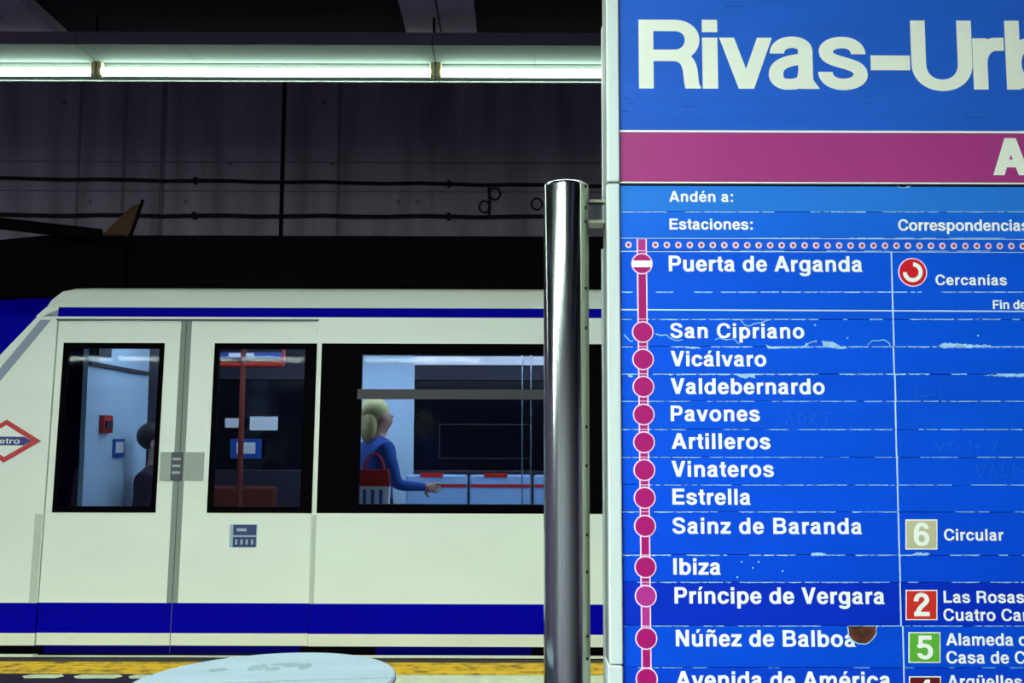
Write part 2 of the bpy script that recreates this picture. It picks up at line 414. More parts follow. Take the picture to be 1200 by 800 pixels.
ADV.update(dict(zip('abcdefghilmnoprstuvz', (556,611,556,611,556,333,611,611,278,278,889,611,611,611,389,556,333,611,556,500))))
ADV.update({' ':278, ':':333, '-':333, '2':556, '4':556, '5':556, '6':556})
BASE = {'á':('a','ac'),'é':('e','ac'),'í':('ı','ac'),'ú':('u','ac'),'ñ':('n','ti'),'ü':('u','di')}
def glyph(ch, v, h):
    a, c = v/2, h/2; P = []
    if ch in BASE:
        bch, ac = BASE[ch]; P += glyph(bch, v, h)
        cx = {'a':280,'e':278,'ı':139,'u':305,'n':305}[bch]
        if ac == 'ac': P += [[(cx-60,590),(cx+40,590),(cx+140,735),(cx-15,735)]]
        elif ac == 'di': P += rect(cx-150,600,cx-30,718)+rect(cx+30,600,cx+150,718)
        else: P += stroke([(cx-150,610),('C',cx-130,710,cx-60,700,cx,660),('C',cx+60,620,cx+130,610,cx+150,715)], 90, 90)
        return P
    if ch == 'A':
        W = 1.12*v; t = max(W, 165); P += [[(14,0),(14+W,0),(361-t/2+W,718),(361-t/2,718)], [(708-W,0),(708,0),(361+t/2,718),(361+t/2-W,718)]]; P += rect(150,150,572,150+h)
    elif ch in 'Vv':
        top, x0, x1 = (718,14,653) if ch == 'V' else (532,8,548)
        W = (1.12 if ch == 'V' else 1.02)*v; cx = (x0+x1)/2; t = W*1.02
        P += [[(x0,top),(x0+W,top),(cx-t/2+W,0),(cx-t/2,0)], [(x1-W,top),(x1,top),(cx+t/2,0),(cx+t/2-W,0)]]
    elif ch == 'B':
        P += rect(76,0,76+v,718)+stroke([(80,718-c),('L',420,718-c),('H',640-a,550),('V',430,375),('L',80,375)], v, h)+stroke([(80,375),('L',430,375),('H',672-a,195),('V',420,c),('L',80,c)], v, h)
    elif ch in 'Cc':
        x0,x1,y1,ya,yb = (42,690,730,475,245) if ch == 'C' else (32,530,544,345,188)
        cx = (x0+x1)/2+5; cy = (y1-12)/2
        P += stroke([(x1-a,ya),('V',cx,y1-c),('H',x0+a,cy),('V',cx,-12+c),('H',x1-a,yb)], v, h)
    elif ch == 'E': P += rect(76,0,76+v,718)+rect(76,718-h*1.05,618,718)+rect(76,310,585,310+h*1.02)+rect(76,0,626,h*1.05)
    elif ch == 'F': P += rect(76,0,76+v,718)+rect(76,718-h*1.05,587,718)+rect(76,295,540,295+h*1.02)
    elif ch == 'L': P += rect(76,0,76+v,718)+rect(76,0,583,h*1.08)
    elif ch == 'I': P += rect(139-a,0,139+a,718)
    elif ch == 'N': P += rect(69,0,69+v*.98,718)+rect(654-v*.98,0,654,718)+[[(69,718),(69+1.12*v,718),(654,0),(654-1.12*v,0)]]
    elif ch == 'M': P += rect(69,0,69+v*.95,718)+rect(764-v*.95,0,764,718)+[[(69,718),(69+1.25*v,718),(416+.45*v,0),(416-.5*v,0)],[(764,718),(764-1.25*v,718),(416-.45*v,0),(416+.5*v,0)]]
    elif ch == 'O': P += ring(40,738,-12,730,v,h)
    elif ch == 'P': P += rect(76,0,76+v,718)+stroke([(80,718-c),('L',400,718-c),('H',632-a,488),('V',400,258+c),('L',80,258+c)], v, h)
    elif ch == 'R':
        P += rect(76,0,76+v,718)+stroke([(80,718-c),('L',420,718-c),('H',662-a,510),('V',420,285+c),('L',80,285+c)], v, h)
        P += stroke([(300,285+c),('L',400,285+c),('C',520,285+c,560,270,570,180),('C',580,90,575,40,608,-35)], v, h, lo=0)
        P += [[(608-a*.6,0),(608+a*.75,0),(608+a*.95,22),(590,60)]]
    elif ch in 'Ss':
        if ch == 'S': x0,x1,y1,ys,yt,yu,yl = 38,630,730,512,530,200,222
        else: x0,x1,y1,ys,yt,yu,yl = 26,524,544,362,388,154,178
        cx = (x0+x1)/2; g = (x1-x0)*.02
        ym = (yt+yu)/2
        P += stroke([(x1-a-g-8,ys),('V',cx,y1-c),('H',x0+a+g,yt),('C',x0+a+g,ym-(yt-ym)*.15,x1-a,ym+(ym-yu)*.2,x1-a,yu),('V',cx,-12+c),('H',x0+a,yl)], v, h)
    elif ch == 'U': P += stroke([(72+a,718),('L',72+a,260),('V',361,-18+c),('H',651-a,260),('L',651-a,718)], v, h)
    elif ch == 'a':
        s = 470-a
        P += stroke([(40+a,368),('V',268,546-c),('H',s,395),('L',s,150),('C',s,60,s+10,20,s+38,-40)], v, h, lo=0)
        P += [[(s+a*.2,0),(532,0),(524,18),(s+a,95)]]
        P += stroke([(s,318),('C',330,300,26+a,300,26+a,150),('V',212,-12+c),('C',340,-12+c,s-10,70,s,200)], v, h*.95)
    elif ch == 'b': P += rect(61,0,61+v,718)+ring(70,580,-14,546,v,h)
    elif ch == 'd': P += rect(551-v,0,551,718)+ring(32,542,-14,546,v,h)
    elif ch == 'p': P += rect(61,-207,61+v,532)+ring(70,580,-14,546,v,h)
    elif ch == 'e':
        x0,x1 = 26,530; cx = (x0+x1)/2
        P += stroke([(x1-a,235),('L',x1-a,270),('V',cx,546-c),('H',x0+a,266),('V',cx+5,-14+c),('H',x1-a-12,162)], v, h)+rect(x0+a,222,x1-6,222+h*.8)
    elif ch == 'f': P += stroke([(170,0),('L',170,560),('V',290,722-c),('L',325,722-c)], v, h)+rect(12,532-h*.85,322,532)
    elif ch == 'g':
        P += ring(36,540,-6,546,v,h)+rect(551-v,0,551,532)+stroke([(551-a,60),('L',551-a,-40),('V',290,-217+c),('H',46+a,-62)], v, h*.95)
    elif ch in 'hn':
        P += rect(65,0,65+v,718 if ch == 'h' else 532)+stroke([(65+a,300),('V',330,546-c),('H',548-a,350),('L',548-a,0)], v, h*1.05)
    elif ch == 'm':
        P += rect(65,0,65+v,532)
        for q in (65, 65+378-v*.5+a*.3): P += stroke([(q+a,320),('V',q+250,546-c),('H',q+445-a-v*.1,360),('L',q+445-a-v*.1,0)], v*.95, h)
    elif ch in 'iı':
        P += rect(139-a,0,139+a,532)
        if ch == 'i': P += rect(139-a,588,139+a,718)
    elif ch == 'l': P += rect(139-a,0,139+a,718)
    elif ch == 'o': P += ring(32,580,-14,546,v,h)
    elif ch == 'r': P += rect(64,0,64+v,532)+stroke([(64+a,270),('V',300,540-c*1.15),('L',372,540-c*1.15)], v, h*1.15)
    elif ch == 't': P += stroke([(165,676),('L',165,150),('V',262,-4+c),('L',312,-4+c)], v, h)+rect(10,532-h*.85,312,532)
    elif ch == 'u': P += rect(546-v,0,546,532)+stroke([(546-a,232),('V',280,-14+c),('H',62+a,182),('L',62+a,532)], v, h*1.05)
    elif ch == 'z': P += rect(28,532-h,474,532)+rect(20,0,480,h)+[[(22,h*.9),(22+1.3*v,h*.9),(472,532-h*.9),(472-1.3*v,532-h*.9)]]
    elif ch == '-': P += rect(20,232,312,232+h*1.1)
    elif ch == ':': P += rect(166-a,0,166+a,140)+rect(166-a,392,166+a,532)
    elif ch == '2':
        P += stroke([(30+a,455),('V',270,715-c),('H',512-a,505),('C',512-a,360,110,290,70+a,20)], v, h, lo=0)+rect(28,0,514,h*1.1)
    elif ch == '4': P += rect(440-v,0,440,710)+rect(26,155,530,155+h)+[[(26,155),(26,155+h*1.3),(440-v*.9,710),(440,710),(440-v*.3,560),(26+v*.9,155)]]
    elif ch == '5':
        P += rect(90,710-h*1.05,492,710)+[[(62,330),(62+v*.95,330),(90+v*.85,710),(90,710)]]
        P += stroke([(70,350),('C',110,420,190,470-c,270,470-c),('H',520-a,235),('V',270,-14+c),('H',28+a,178)], v, h)
    elif ch == '6':
        P += ring(32,524,-14,456,v,h)+stroke([(512-a,520),('V',290,720-c),('H',32+a,370),('L',32+a,220)], v, h)
    return P
def glyph_width(ch): 
    if ch in BASE: ch = BASE[ch][0]
    if ch == 'ı': ch = 'i'
    return ADV[ch]
def put_glyph(m, ch, v, h, fx, fz, Y, mt):
    for k,pl in enumerate(glyph(ch, v, h)):     # each stroke a hair proud of the one before it
        m.add([(fx(x), Y-k*4e-6, fz(y)) for x,y in pl], [tuple(range(len(pl)))], mt)
def ink(ch, v, h):
    xs = [x for pl in glyph(ch, v, h) for x,_ in pl]; return min(xs), max(xs)

# ------------------------------------------------------------------ station sign
SY = 1.70
def sp(px, py): return on_y(px, py, SY)
def sx(px, py=400): return sp(px, py).x
def sz(py, px=900): return sp(px, py).z
PXM = SY/F_PX
RIGHT = sx(1745)
XL0 = sx(726.5, 300)
zb = sz(846); ztop = sz(-44)
pole_c = on_y(663.5, 400, SY+.03)
sign = thing('station_sign', 'tall blue station name and line sign on a steel pole', 'sign', (pole_c.x, SY+.03, 0))

def text_line(m, s, x0, x1, base, cap, Y, mt, v=158, h=128, nat=False):
    """x0,x1: ink ends in pixels, base: baseline px, cap: cap height px; x1 None keeps natural tracking"""
    p = sp(x0, base); sc = cap*PXM*1.03/718
    adv = [glyph_width(ch) for ch in s]
    i0 = ink(s[0], v, h)[0]; i1 = ink(s[-1], v, h)[1]
    tot = sum(adv[:-1])+i1-i0
    if x1 is None: tr = 6; 
    else:
        W = (sp(x1, base).x-p.x)/sc; tr = (W-tot)/max(1, len(s)-1)
        if tr < -25 or tr > 45:      # share the difference between letter width and spacing
            tr = max(-25, min(45, tr))
    kx = 1.0
    if x1 is not None: kx = W/(tot+tr*(len(s)-1))
    x = -i0
    for ch, aw in zip(s, adv):
        if ch != ' ': put_glyph(m, ch, v/ (kx**.5), h, lambda gx, x=x: p.x+(x+gx)*sc*kx, lambda gy: p.z+gy*sc, Y, mt)
        x += aw+tr

# core + frame
m = MB(); m.box((sx(712), SY+.012, zb), (RIGHT, SY+.066, ztop), 'sign_back'); m.build('back_box', sign)
def frame_piece(y0, y1, dx):
    m = MB(); x0 = sx(711+dx, (y0+y1)/2); x1 = XL0 if dx else sx(725.3, 100)
    m.bbox((x0, SY-.006, sz(y1)), (x1, SY+.07, sz(y0)), 'sign_frame', .002); m.build('side_frame', sign)
frame_piece(-44, 214.3, 0); frame_piece(216, 778.5, 1.6); frame_piece(779.6, 846, 2)
for x0,x1 in ((RIGHT, RIGHT+.02),):
    m = MB(); m.bbox((x0, SY-.006, zb), (x1, SY+.07, ztop), 'sign_frame', .002); m.build('side_frame', sign)
m = MB(); m.bbox((sx(711), SY-.006, zb-.02), (RIGHT+.02, SY+.07, zb), 'sign_frame', .002); m.build('bottom_frame', sign)
m = MB(); m.bbox((sx(711), SY-.006, ztop), (RIGHT+.02, SY+.07, ztop+.02), 'sign_frame', .002); m.build('top_frame', sign)
# rear mounting channel seen at the left edge
def channel(y0, y1, px, mt):
    m = MB(); a = on_y(px, (y0+y1)/2, SY+.075); m.box((a.x, SY+.071, sz(y1)), (a.x+.012, SY+.085, sz(y0)), mt); m.build('rear_channel', sign)
channel(12, 226, 705.5, 'sign_frame'); channel(226, 282, 707.5, 'sign_back'); channel(283, 846, 706.5, 'sign_frame')

def strip_panel(name, y0, y1, mt, th=.012, label=None):
    m = MB(); m.bbox((XL0 if y0 > 215 else sx(725.6,100), SY, sz(y1)), (RIGHT, SY+th, sz(y0)), mt, .0008)
    o = m.build(name, sign)
    if label: o['label'] = label
    return o
# name panel
tp = strip_panel('name_panel', -44, 152.6, 'title_blue')
m = MB(); sc = 86*PXM/718; bz = sz(104.2)
VB, HB = 148, 120
for ch,x0,x1 in (('R',748.5,821.5),('i',823,841),('v',843,905),('a',900.3,959.5),('s',958.2,1016.4),('U',1067.8,1139.2),('r',1139.8,1176.8),('b',1178.4,1243)):
    i0,i1 = ink(ch,VB,HB); X0,X1 = sx(x0,70),sx(x1,70); k = (X1-X0)/(i1-i0)
    put_glyph(m, ch, VB*sc/k, HB, lambda gx: X0+(gx-ink(ch,VB*sc/k,HB)[0])*(X1-X0)/(ink(ch,VB*sc/k,HB)[1]-ink(ch,VB*sc/k,HB)[0]), lambda gy: bz+gy*sc*1.0, SY-.0006, 'title_white')
m.add([(sx(x,70), SY-.0006, sz(y)) for x,y in ((1020,82),(1066.2,82),(1066.2,64.7),(1020,64.7))], [(0,1,2,3)], 'title_white')
xx = 1240
for ch in 'anizaciones':
    i0,i1 = ink(ch,VB,HB); X0 = sx(xx,70)
    put_glyph(m, ch, VB, HB, lambda gx: X0+(gx-i0)*sc, lambda gy: bz+gy*sc, SY-.0006, 'title_white'); xx += (i1-i0)*86/718+1.5
m.build('lettering', tp)
# thin scuffs on the panel
m = MB()
for px,py,L in ((728,131,10),(735,121,9),(732,116,6),(1010,122,14),(850,8,20),(1130,138,30),(800,125,12)):
    p = sp(px,py); q = sp(px+L,py+random.uniform(-.6,.6)); m.add([(p.x,SY-.0004,p.z),(q.x,SY-.0004,q.z),(q.x,SY-.0004,q.z+.0007),(p.x,SY-.0004,p.z+.0007)], [(0,1,2,3)], 'seam')
m.build('scuff_mark', tp)
m = MB(); m.box((sx(725.6,150), SY-.0005, sz(155.4)), (RIGHT, SY+.012, sz(152.9)), 'sign_white'); m.build('white_rule', sign)
bp_ = strip_panel('line_band', 155.6, 213.2, 'band_magenta')
m = MB(); i0,i1 = ink('A',200,150); X0,X1 = sx(1163,185),sx(1206,185)
put_glyph(m, 'A', 190, 150, lambda gx: X0+(gx-14)*(X1-X0)/694, lambda gy: sz(204.4)+gy*(sz(161)-sz(204.4))/718, SY-.0006, 'title_white'); m.build('lettering', bp_)
m = MB(); m.box((sx(725.6,214), SY-.0005, sz(215.2)), (RIGHT, SY+.012, sz(213.3)), 'sign_white'); m.build('white_rule', sign)
m = MB(); m.box((sx(711,216), SY-.003, sz(217.2)), (RIGHT, SY+.012, sz(215.4)), 'seam'); m.build('panel_seam', sign)

def line_x(y): return 752.2+(y-309)*(757.2-752.2)/(748-309)
def disc(m, px, py, r, Y, mt, n=32, clip=None):
    p = sp(px,py); r *= PXM
    m.add([(p.x+r*math.cos(2*math.pi*k/n), Y, p.z+r*math.sin(2*math.pi*k/n)) for k in range(n)], [tuple(range(n))], mt)
def pquad(m, pts, Y, mt): m.add([(sp(x,y).x, Y, sp(x,y).z) for x,y in pts], [tuple(range(len(pts)))], mt)

ROWS = [  # y0,y1,blue
 (217.4,248,(40,118,214)), (248,279,(22,100,216)), (279,294,(14,88,212)), (294,374,(6,82,214)),
 (374,406,(4,82,218)), (406,438,(4,80,218)), (438,470,(4,78,214)), (470,503,(4,80,216)), (503,535.5,(2,78,216)), (535.5,568,(2,78,218)),
 (568,599.5,(2,76,216)), (599.5,650,(2,72,212)), (650,682,(2,70,210)), (682,733,(2,44,186)), (733,782,(2,72,208)), (782,846,(2,62,200))]
blue_m = {}
def blue_mat(c):
    if c not in blue_m: blue_m[c] = mat('strip_blue', c, .42, spec=.2, noise=.05, nscale=7, stretch=(1,1,3))
    return blue_m[c]
rows = []
for i,(y0,y1,c) in enumerate(ROWS):
    nm = 'heading_strip' if i < 2 else ('dotted_strip' if i == 2 else 'station_strip')
    rows.append(strip_panel(nm, y0+.25, y1-.25, blue_mat(c)))
def worn_edge(par, y, amp, dens=.8, big=()):
    m = MB(); x = 728.0
    while x < 1260:
        L = random.uniform(4, 26)
        if random.random() < dens:
            n = max(3, int(L/1.6)); top = []; bot = []
            for k in range(n+1):
                px = x+L*k/n; e = min(1, min(k, n-k)/2.0+.25); t = random.uniform(.15,1)*amp*e
                top.append((px, y-.35)); bot.append((px, y+.25+t))
            V = [(sp(*q).x, SY-.0004, sp(*q).z) for q in top+bot]
            m.add(V, [(k,k+1,n+2+k,n+1+k) for k in range(n)], 'worn')
        x += L+random.uniform(0, 4)
    for pts in big:
        J = []
        for (xa,ya),(xb,yb) in zip(pts, pts[1:]+pts[:1]):
            n = max(1, int(abs(xb-xa)/2))
            for k in range(n):
                t = k/n; J.append((xa+(xb-xa)*t+random.uniform(-.5,.5), max(y-.4, ya+(yb-ya)*t+random.uniform(-.9,.9)) if ya >= y-.5 else ya+(yb-ya)*t+random.uniform(-.9,.9)))
        pquad(m, J, SY-.00045, 'worn')
    m.build('worn_edge', par)
amps = {1:.9, 2:.4, 3:.4, 4:1.0, 5:1.4, 6:1.5, 7:.7, 8:.9, 9:.6, 10:.5, 11:1.0, 12:1.2, 13:.9, 14:.7, 15:.3}
bigs = {5:[[(963,399),(975,400.5),(985,405),(996,407.5),(985,409),(969,407)],[(897,404),(910,406),(935,405.5),(945,401),(948,404),(938,408),(899,408)],[(1100,405),(1106,402),(1125,402.5),(1140,404),(1160,404),(1164,407),(1102,407.5)],[(801,406),(821,406.5),(820,409),(804,408)]],
        6:[[(862,438),(875,439),(884,438.5),(885,443),(878,442),(873,444),(866,442)],[(735,440),(742,439.5),(740,443)],[(1150,438.5),(1200,439),(1200,441.5),(1165,440.5)]],
        12:[[(950,648.5),(955,647),(961,646.5),(968,648.5),(966,650.5),(951,650.5)],[(1068,649),(1074,646.5),(1082,648),(1088,646.8),(1090,650),(1070,650)]]}
for i,a in amps.items(): worn_edge(rows[i], ROWS[i][0], a, .8 if i not in (2,3,15) else .55, bigs.get(i,()))
# row 3 holds the Puerta worn line + white rule
worn_edge(rows[3], 342, .9, .85)
m = MB(); pquad(m, [(727,362),(1260,364.2),(1260,365.8),(727,363.6)], SY-.0006, 'hairline'); m.build('printed_rule', rows[3])
# flaked paint squiggles near San Cipriano
m = MB()
def squiggle(pts, wpx, mt='worn'):
    for (x0,y0),(x1,y1) in zip(pts, pts[1:]):
        L = math.hypot(x1-x0,y1-y0) or 1; nx,ny = -(y1-y0)/L*wpx/2,(x1-x0)/L*wpx/2
        pquad(m, [(x0+nx,y0+ny),(x1+nx,y1+ny),(x1-nx,y1-ny),(x0-nx,y0-ny)], SY-.0005, mt)
squiggle([(731,392),(735,396),(739,400),(742,399)], 1.2)
squiggle([(768,391),(774,393),(781,392),(785,396),(792,399),(800,398)], 1.1)
squiggle([(838,398),(843,396),(850,398),(860,397),(866,403)], 1)
squiggle([(868,375),(873,381),(878,382),(884,379),(891,378),(897,376),(904,374)], 1)
squiggle([(1017,404),(1022,399),(1030,399),(1036,398),(1042,402),(1043,406)], 1)
squiggle([(941,406),(950,401),(957,399)], 1.2)
for x,y in ((955,381),(956,400),(993,396),(1146,393)): disc(m, x, y, 1.1, SY-.0005, 'worn', 8)
m.build('flaked_paint', rows[4])
m = MB()
for x,y in ((869,658),(889,658),(882,665),(917,669),(864,676)): disc(m, x, y, 1.0, SY-.0005, 'worn', 8)
m.build('flaked_paint', rows[12])
# faint scratched lettering
m = MB()
for pts in ([(921,498),(925,484),(929,498)],[(935,484),(936,497),(943,494),(944,488),(935,484)],[(950,498),(951,484),(957,487),(951,491),(957,498)],[(964,484),(975,483)],[(970,484),(967,498)]): squiggle(pts, .6, 'scratch')
m.build('scratched_writing', rows[7])
m = MB()
for pts in ([(1092,528),(1097,519),(1101,527),(1106,519)],[(1109,520),(1110,528)],[(1114,516),(1113,528)],[(1111,520),(1118,519)],[(1122,521),(1119,525),(1122,529),(1126,525),(1122,521)],[(1133,515),(1138,518),(1136,530),(1131,528)],[(1143,524),(1149,523),(1147,519),(1143,523),(1147,529)],[(1162,515),(1166,521)],[(1170,514),(1163,530)]): squiggle(pts, .6, 'scratch')
m.build('scratched_writing', rows[8])
m = MB()
for pts in ([(1143,543),(1149,560),(1155,543)],[(1159,560),(1163,544),(1168,560)],[(1174,544),(1174,559),(1182,558)],[(1187,545),(1188,560),(1196,552),(1187,545)]): squiggle(pts, .7, 'scratch')
m.build('scratched_writing', rows[9])
m = MB()
for pts in ([(1073,451),(1074,466)],[(1073,466),(1096,461)],[(1100,451),(1103,467)],[(1103,467),(1107,467)]): squiggle(pts, .6, 'scratch')
m.build('scratched_writing', rows[6])

# dots
m = MB()
xs = [736.5]+[768+13.45*k for k in range(60)]
for x in xs:
    y = 286.8+(x-736)*.0035
    disc(m, x, y, 3.9, SY-.0006, 'pink', 16); disc(m, x, y, 2.1, SY-.0009, 'dot_red', 12)
m.build('dot_border', rows[2])
m = MB(); pquad(m, [(727,278.6),(1260,280.2),(1260,280.9),(727,279.4)], SY-.0005, 'hairline'); pquad(m, [(727,294.0),(1260,295.4),(1260,296.2),(727,294.9)], SY-.0005, 'hairline'); m.build('printed_rule', rows[2])

# lettering of the rows
TX = {0:[('Andén a:',784,859,236.4,12.6)], 1:[('Estaciones:',784.5,882,268.8,12.8),('Correspondencias',1052.5,1206,270.2,13.2)],
 3:[('Puerta de Arganda',783.8,1011,317.8,18.2),('Cercanías',1096.3,1180,334,12.2),('Fin de',1163.5,1203,362,10.4)],
 4:[('San Cipriano',785.5,942.5,396,17.2)], 5:[('Vicálvaro',786,898,429,17.6)], 6:[('Valdebernardo',786,966.5,461.4,17.8)], 7:[('Pavones',786,890.5,493.2,17.6)],
 8:[('Artilleros',787,903,525.8,17.8)], 9:[('Vinateros',787,907,558.4,17.8)], 10:[('Estrella',788,880,591,17.8)],
 11:[('Sainz de Baranda',788,1010.5,625,17.8),('Circular',1106.3,1176,633,12.8)], 12:[('Ibiza',789,845,673,18)],
 13:[('Príncipe de Vergara',790.5,1037,706.8,18),('Las Rosas',1105.8,1200.5,706,13.2),('Cuatro Caminos',1105.5,1254,727,13.2)],
 14:[('Núñez de Balboa',792,1003,757,18),('Alameda de Osuna',1108.5,1280,756,13.4),('Casa de Campo',1109,1254,777,13.4)],
 15:[('Avenida de América',791.5,1044,805.5,18),('Argüelles',1110,1198,805,13.2)]}
for i,L in TX.items():
    for t in L:
        m = MB(); small = t[4] < 15
        text_line(m, *t, SY-.0006, 'sign_white', v=150 if small else 156, h=120 if small else 126); m.build('lettering', rows[i])
# coloured line with station markers
MK = {3:309, 4:389, 5:421, 6:453, 7:485.5, 8:518, 9:550.5, 10:583, 11:616, 12:664, 13:698, 14:747.5, 15:795}
for i in range(2, 16):
    y0,y1,_ = ROWS[i]
    if i == 2: y0 = 280
    m = MB(); mg = 'magenta_light' if i in (2,13) else 'magenta'
    xa, xb = line_x(y0), line_x(y1)
    pquad(m, [(xa-6,y0),(xa+6,y0),(xb+6,y1),(xb-6,y1)], SY-.0007, 'pink'); pquad(m, [(xa-4.4,y0+.3),(xa+4.4,y0+.3),(xb+4.4,y1-.6),(xb-4.4,y1-.6)], SY-.001, mg)
    m.build('line_bar', rows[i])
    if i in MK:
        y = MK[i]; x = line_x(y); m = MB()
        disc(m, x, y, 12.8, SY-.0014, 'pink', 40); disc(m, x, y, 11.3, SY-.0018, mg, 40)
        if i == 3: pquad(m, [(x-11.6,y+4.2),(x+11.6,y+4.2),(x+11.6,y-3.6),(x-11.6,y-3.6)], SY-.0021, 'sign_white')
        m.build('station_marker', rows[i])
# column rule
def colx(y): return 1044.2+(y-295)*(1058-1044.2)/(800-295)
for i in range(3, 16):
    y0,y1,_ = ROWS[i]; m = MB(); j = random.uniform(-.4,.4)+(1.6 if i >= 14 else 0)
    pquad(m, [(colx(y0)+j-.9,y0+.4),(colx(y0)+j+.9,y0+.4),(colx(y1)+j+.9,y1-.4),(colx(y1)+j-.9,y1-.4)], SY-.0007, 'hairline'); m.build('column_rule', rows[i])
# line number badges
def badge(i, ch, x0, x1, y0, y1, mt):
    m = MB(); pquad(m, [(x0,y1),(x1,y1),(x1,y0),(x0,y0)], SY-.0007, 'sign_white'); pquad(m, [(x0+1.3,y1-1.3),(x1-1.3,y1-1.3),(x1-1.3,y0+1.3),(x0+1.3,y0+1.3)], SY-.001, mt)
    sc_ = 26.5*PXM/718; cx = sx((x0+x1)/2,(y0+y1)/2); zz = sz(y1-4.6, x0); i0,i1 = ink(ch,150,122)
    put_glyph(m, ch, 150, 122, lambda gx: cx+(gx-(i0+i1)/2)*sc_, lambda gy: zz+gy*sc_, SY-.0014, 'sign_white'); m.build('line_badge', rows[i])
badge(11,'6',1060.8,1098.3,608.3,643.6,'badge_tan'); badge(13,'2',1061,1098.3,690.8,726.2,'badge_red'); badge(14,'5',1064.3,1102,740.3,776.3,'badge_green'); badge(15,'4',1065,1102.5,792,828,'badge_brown')
# commuter rail logo
m = MB(); cx, cy = 1069.3, 319; disc(m, cx, cy, 17.3, SY-.0007, 'pink', 40); disc(m, cx, cy, 15.8, SY-.001, 'cerc_red', 40)
N = 26; inn = []; out = []
for k in range(N+1):
    a = math.radians(88 - 268*k/N); inn.append((cx+6.8*math.cos(a), cy-6.8*math.sin(a))); out.append((cx+11.6*math.cos(a), cy-11.6*math.sin(a)))
V = [(sp(*q).x, SY-.0014, sp(*q).z) for q in inn+out]; m.add(V, [(k,k+1,N+2+k,N+1+k) for k in range(N)], 'sign_white')
m.build('commuter_logo', rows[3])
# rust patch where the enamel has flaked
m = MB(); pts = [(993.5,733.4)]
for k in range(15):
    a = math.pi*(1-k/14); pts.append((1010+(16.5+random.uniform(-.8,.8))*math.cos(a), 736+17.5*math.sin(a)+random.uniform(-.6,.6)))
pts.append((1027,733.4))
pquad(m, [(x+(x-1010)*.07, y+(1.6 if y > 735 else 0)) for x,y in pts], SY-.0009, 'worn'); pquad(m, pts, SY-.0012, 'rust'); m.build('rust_patch', rows[14])
m = MB(); pquad(m, [(1050,217.5),(1068,217.5),(1064,220.3),(1055,220.3)], SY-.0006, 'worn'); pquad(m, [(1052,217.5),(1063,217.5),(1061,219.5),(1055,219.5)], SY-.0008, 'seam')
m.build('chipped_edge', rows[0])

# pole, bracket
PR = 26.4*pole_c.y/F_PX*1.0
pc = (pole_c.x, pole_c.y, 0); pz = on_y(663.5, 216, pole_c.y).z
def pole(cx, nm='pole'):
    m = MB(); m.lathe((cx, pole_c.y, 0), [(PR*.99,0.012),(PR,.02),(PR,pz-.006),(PR*.97,pz-.002),(PR*.9,pz)], 'chrome', 96); o = m.build(nm, sign, True)
    m = MB(); m.lathe((cx, pole_c.y, 0), [(PR+.06,0),(PR+.06,.008),(PR+.055,.011),(PR*1.0,.012)], 'steel_dull', 48); m.build('base_plate', sign, True)
    return o
po = pole(pc[0])
# slot cover strip on the right of the pole with screws
a0 = math.radians(-52); a1 = math.radians(-14); m = MB(); n = 8; vs = []
for z in (.03, pz-.004):
    for k in range(n+1):
        a = a0+(a1-a0)*k/n; vs.append((pc[0]+(PR+.0012)*math.cos(a), pc[1]+(PR+.0012)*math.sin(a), z))
    for k in range(n+1):
        a = a0+(a1-a0)*k/n; vs.append((pc[0]+(PR-.002)*math.cos(a), pc[1]+(PR-.002)*math.sin(a), z))
q = n+1; fs = []
for k in range(n): fs += [(k,k+1,2*q+k+1,2*q+k),(q+k+1,q+k,3*q+k,3*q+k+1),(k+1,k,q+k,q+k+1),(2*q+k,2*q+k+1,3*q+k+1,3*q+k)]
fs += [(0,2*q,3*q,q),(n,q+n,3*q+n,2*q+n)]
m.add(vs, fs, 'steel_dull'); m.build('slot_cover', po, True)
aa = math.radians(-36)
for py in (222, 247, 263, 340, 386, 500, 545, 625, 668, 742, 768):
    z = on_y(684, py, pole_c.y).z; c0 = Vector((pc[0]+(PR+.001)*math.cos(aa), pc[1]+(PR+.001)*math.sin(aa), z))
    nrm = Vector((math.cos(aa), math.sin(aa), 0)); m = MB(); m.tube([c0-nrm*.001, c0+nrm*.0016], .0028, 'hole', 10); m.build('screw', po, True)
for y0,y1 in ((237.5,264.5),(690,717)):
    x0 = pc[0]+PR-.004; x1 = sx(708.5); zt, zl = on_y(700,y0,SY+.05).z, on_y(700,y1,SY+.05).z
    m = MB(); m.bbox((x0, SY+.035, zl+.004), (x1+.012, SY+.068, zt-.004), 'chrome', .003)
    m.box((x0, SY+.025, zt-.005), (x1+.004, SY+.07, zt), 'steel_dull'); m.box((x0, SY+.025, zl), (x1+.004, SY+.07, zl+.005), 'steel_dull')
    if y0 < 600: m.build('bracket', sign)
pole(RIGHT+.02+(sx(711)-pc[0]))
m = MB(); m.bbox((RIGHT+.018, SY+.035, sz(264)), (RIGHT+.02+(sx(711)-pc[0])-PR+.004, SY+.068, sz(238)), 'chrome', .003); m.build('bracket', sign)

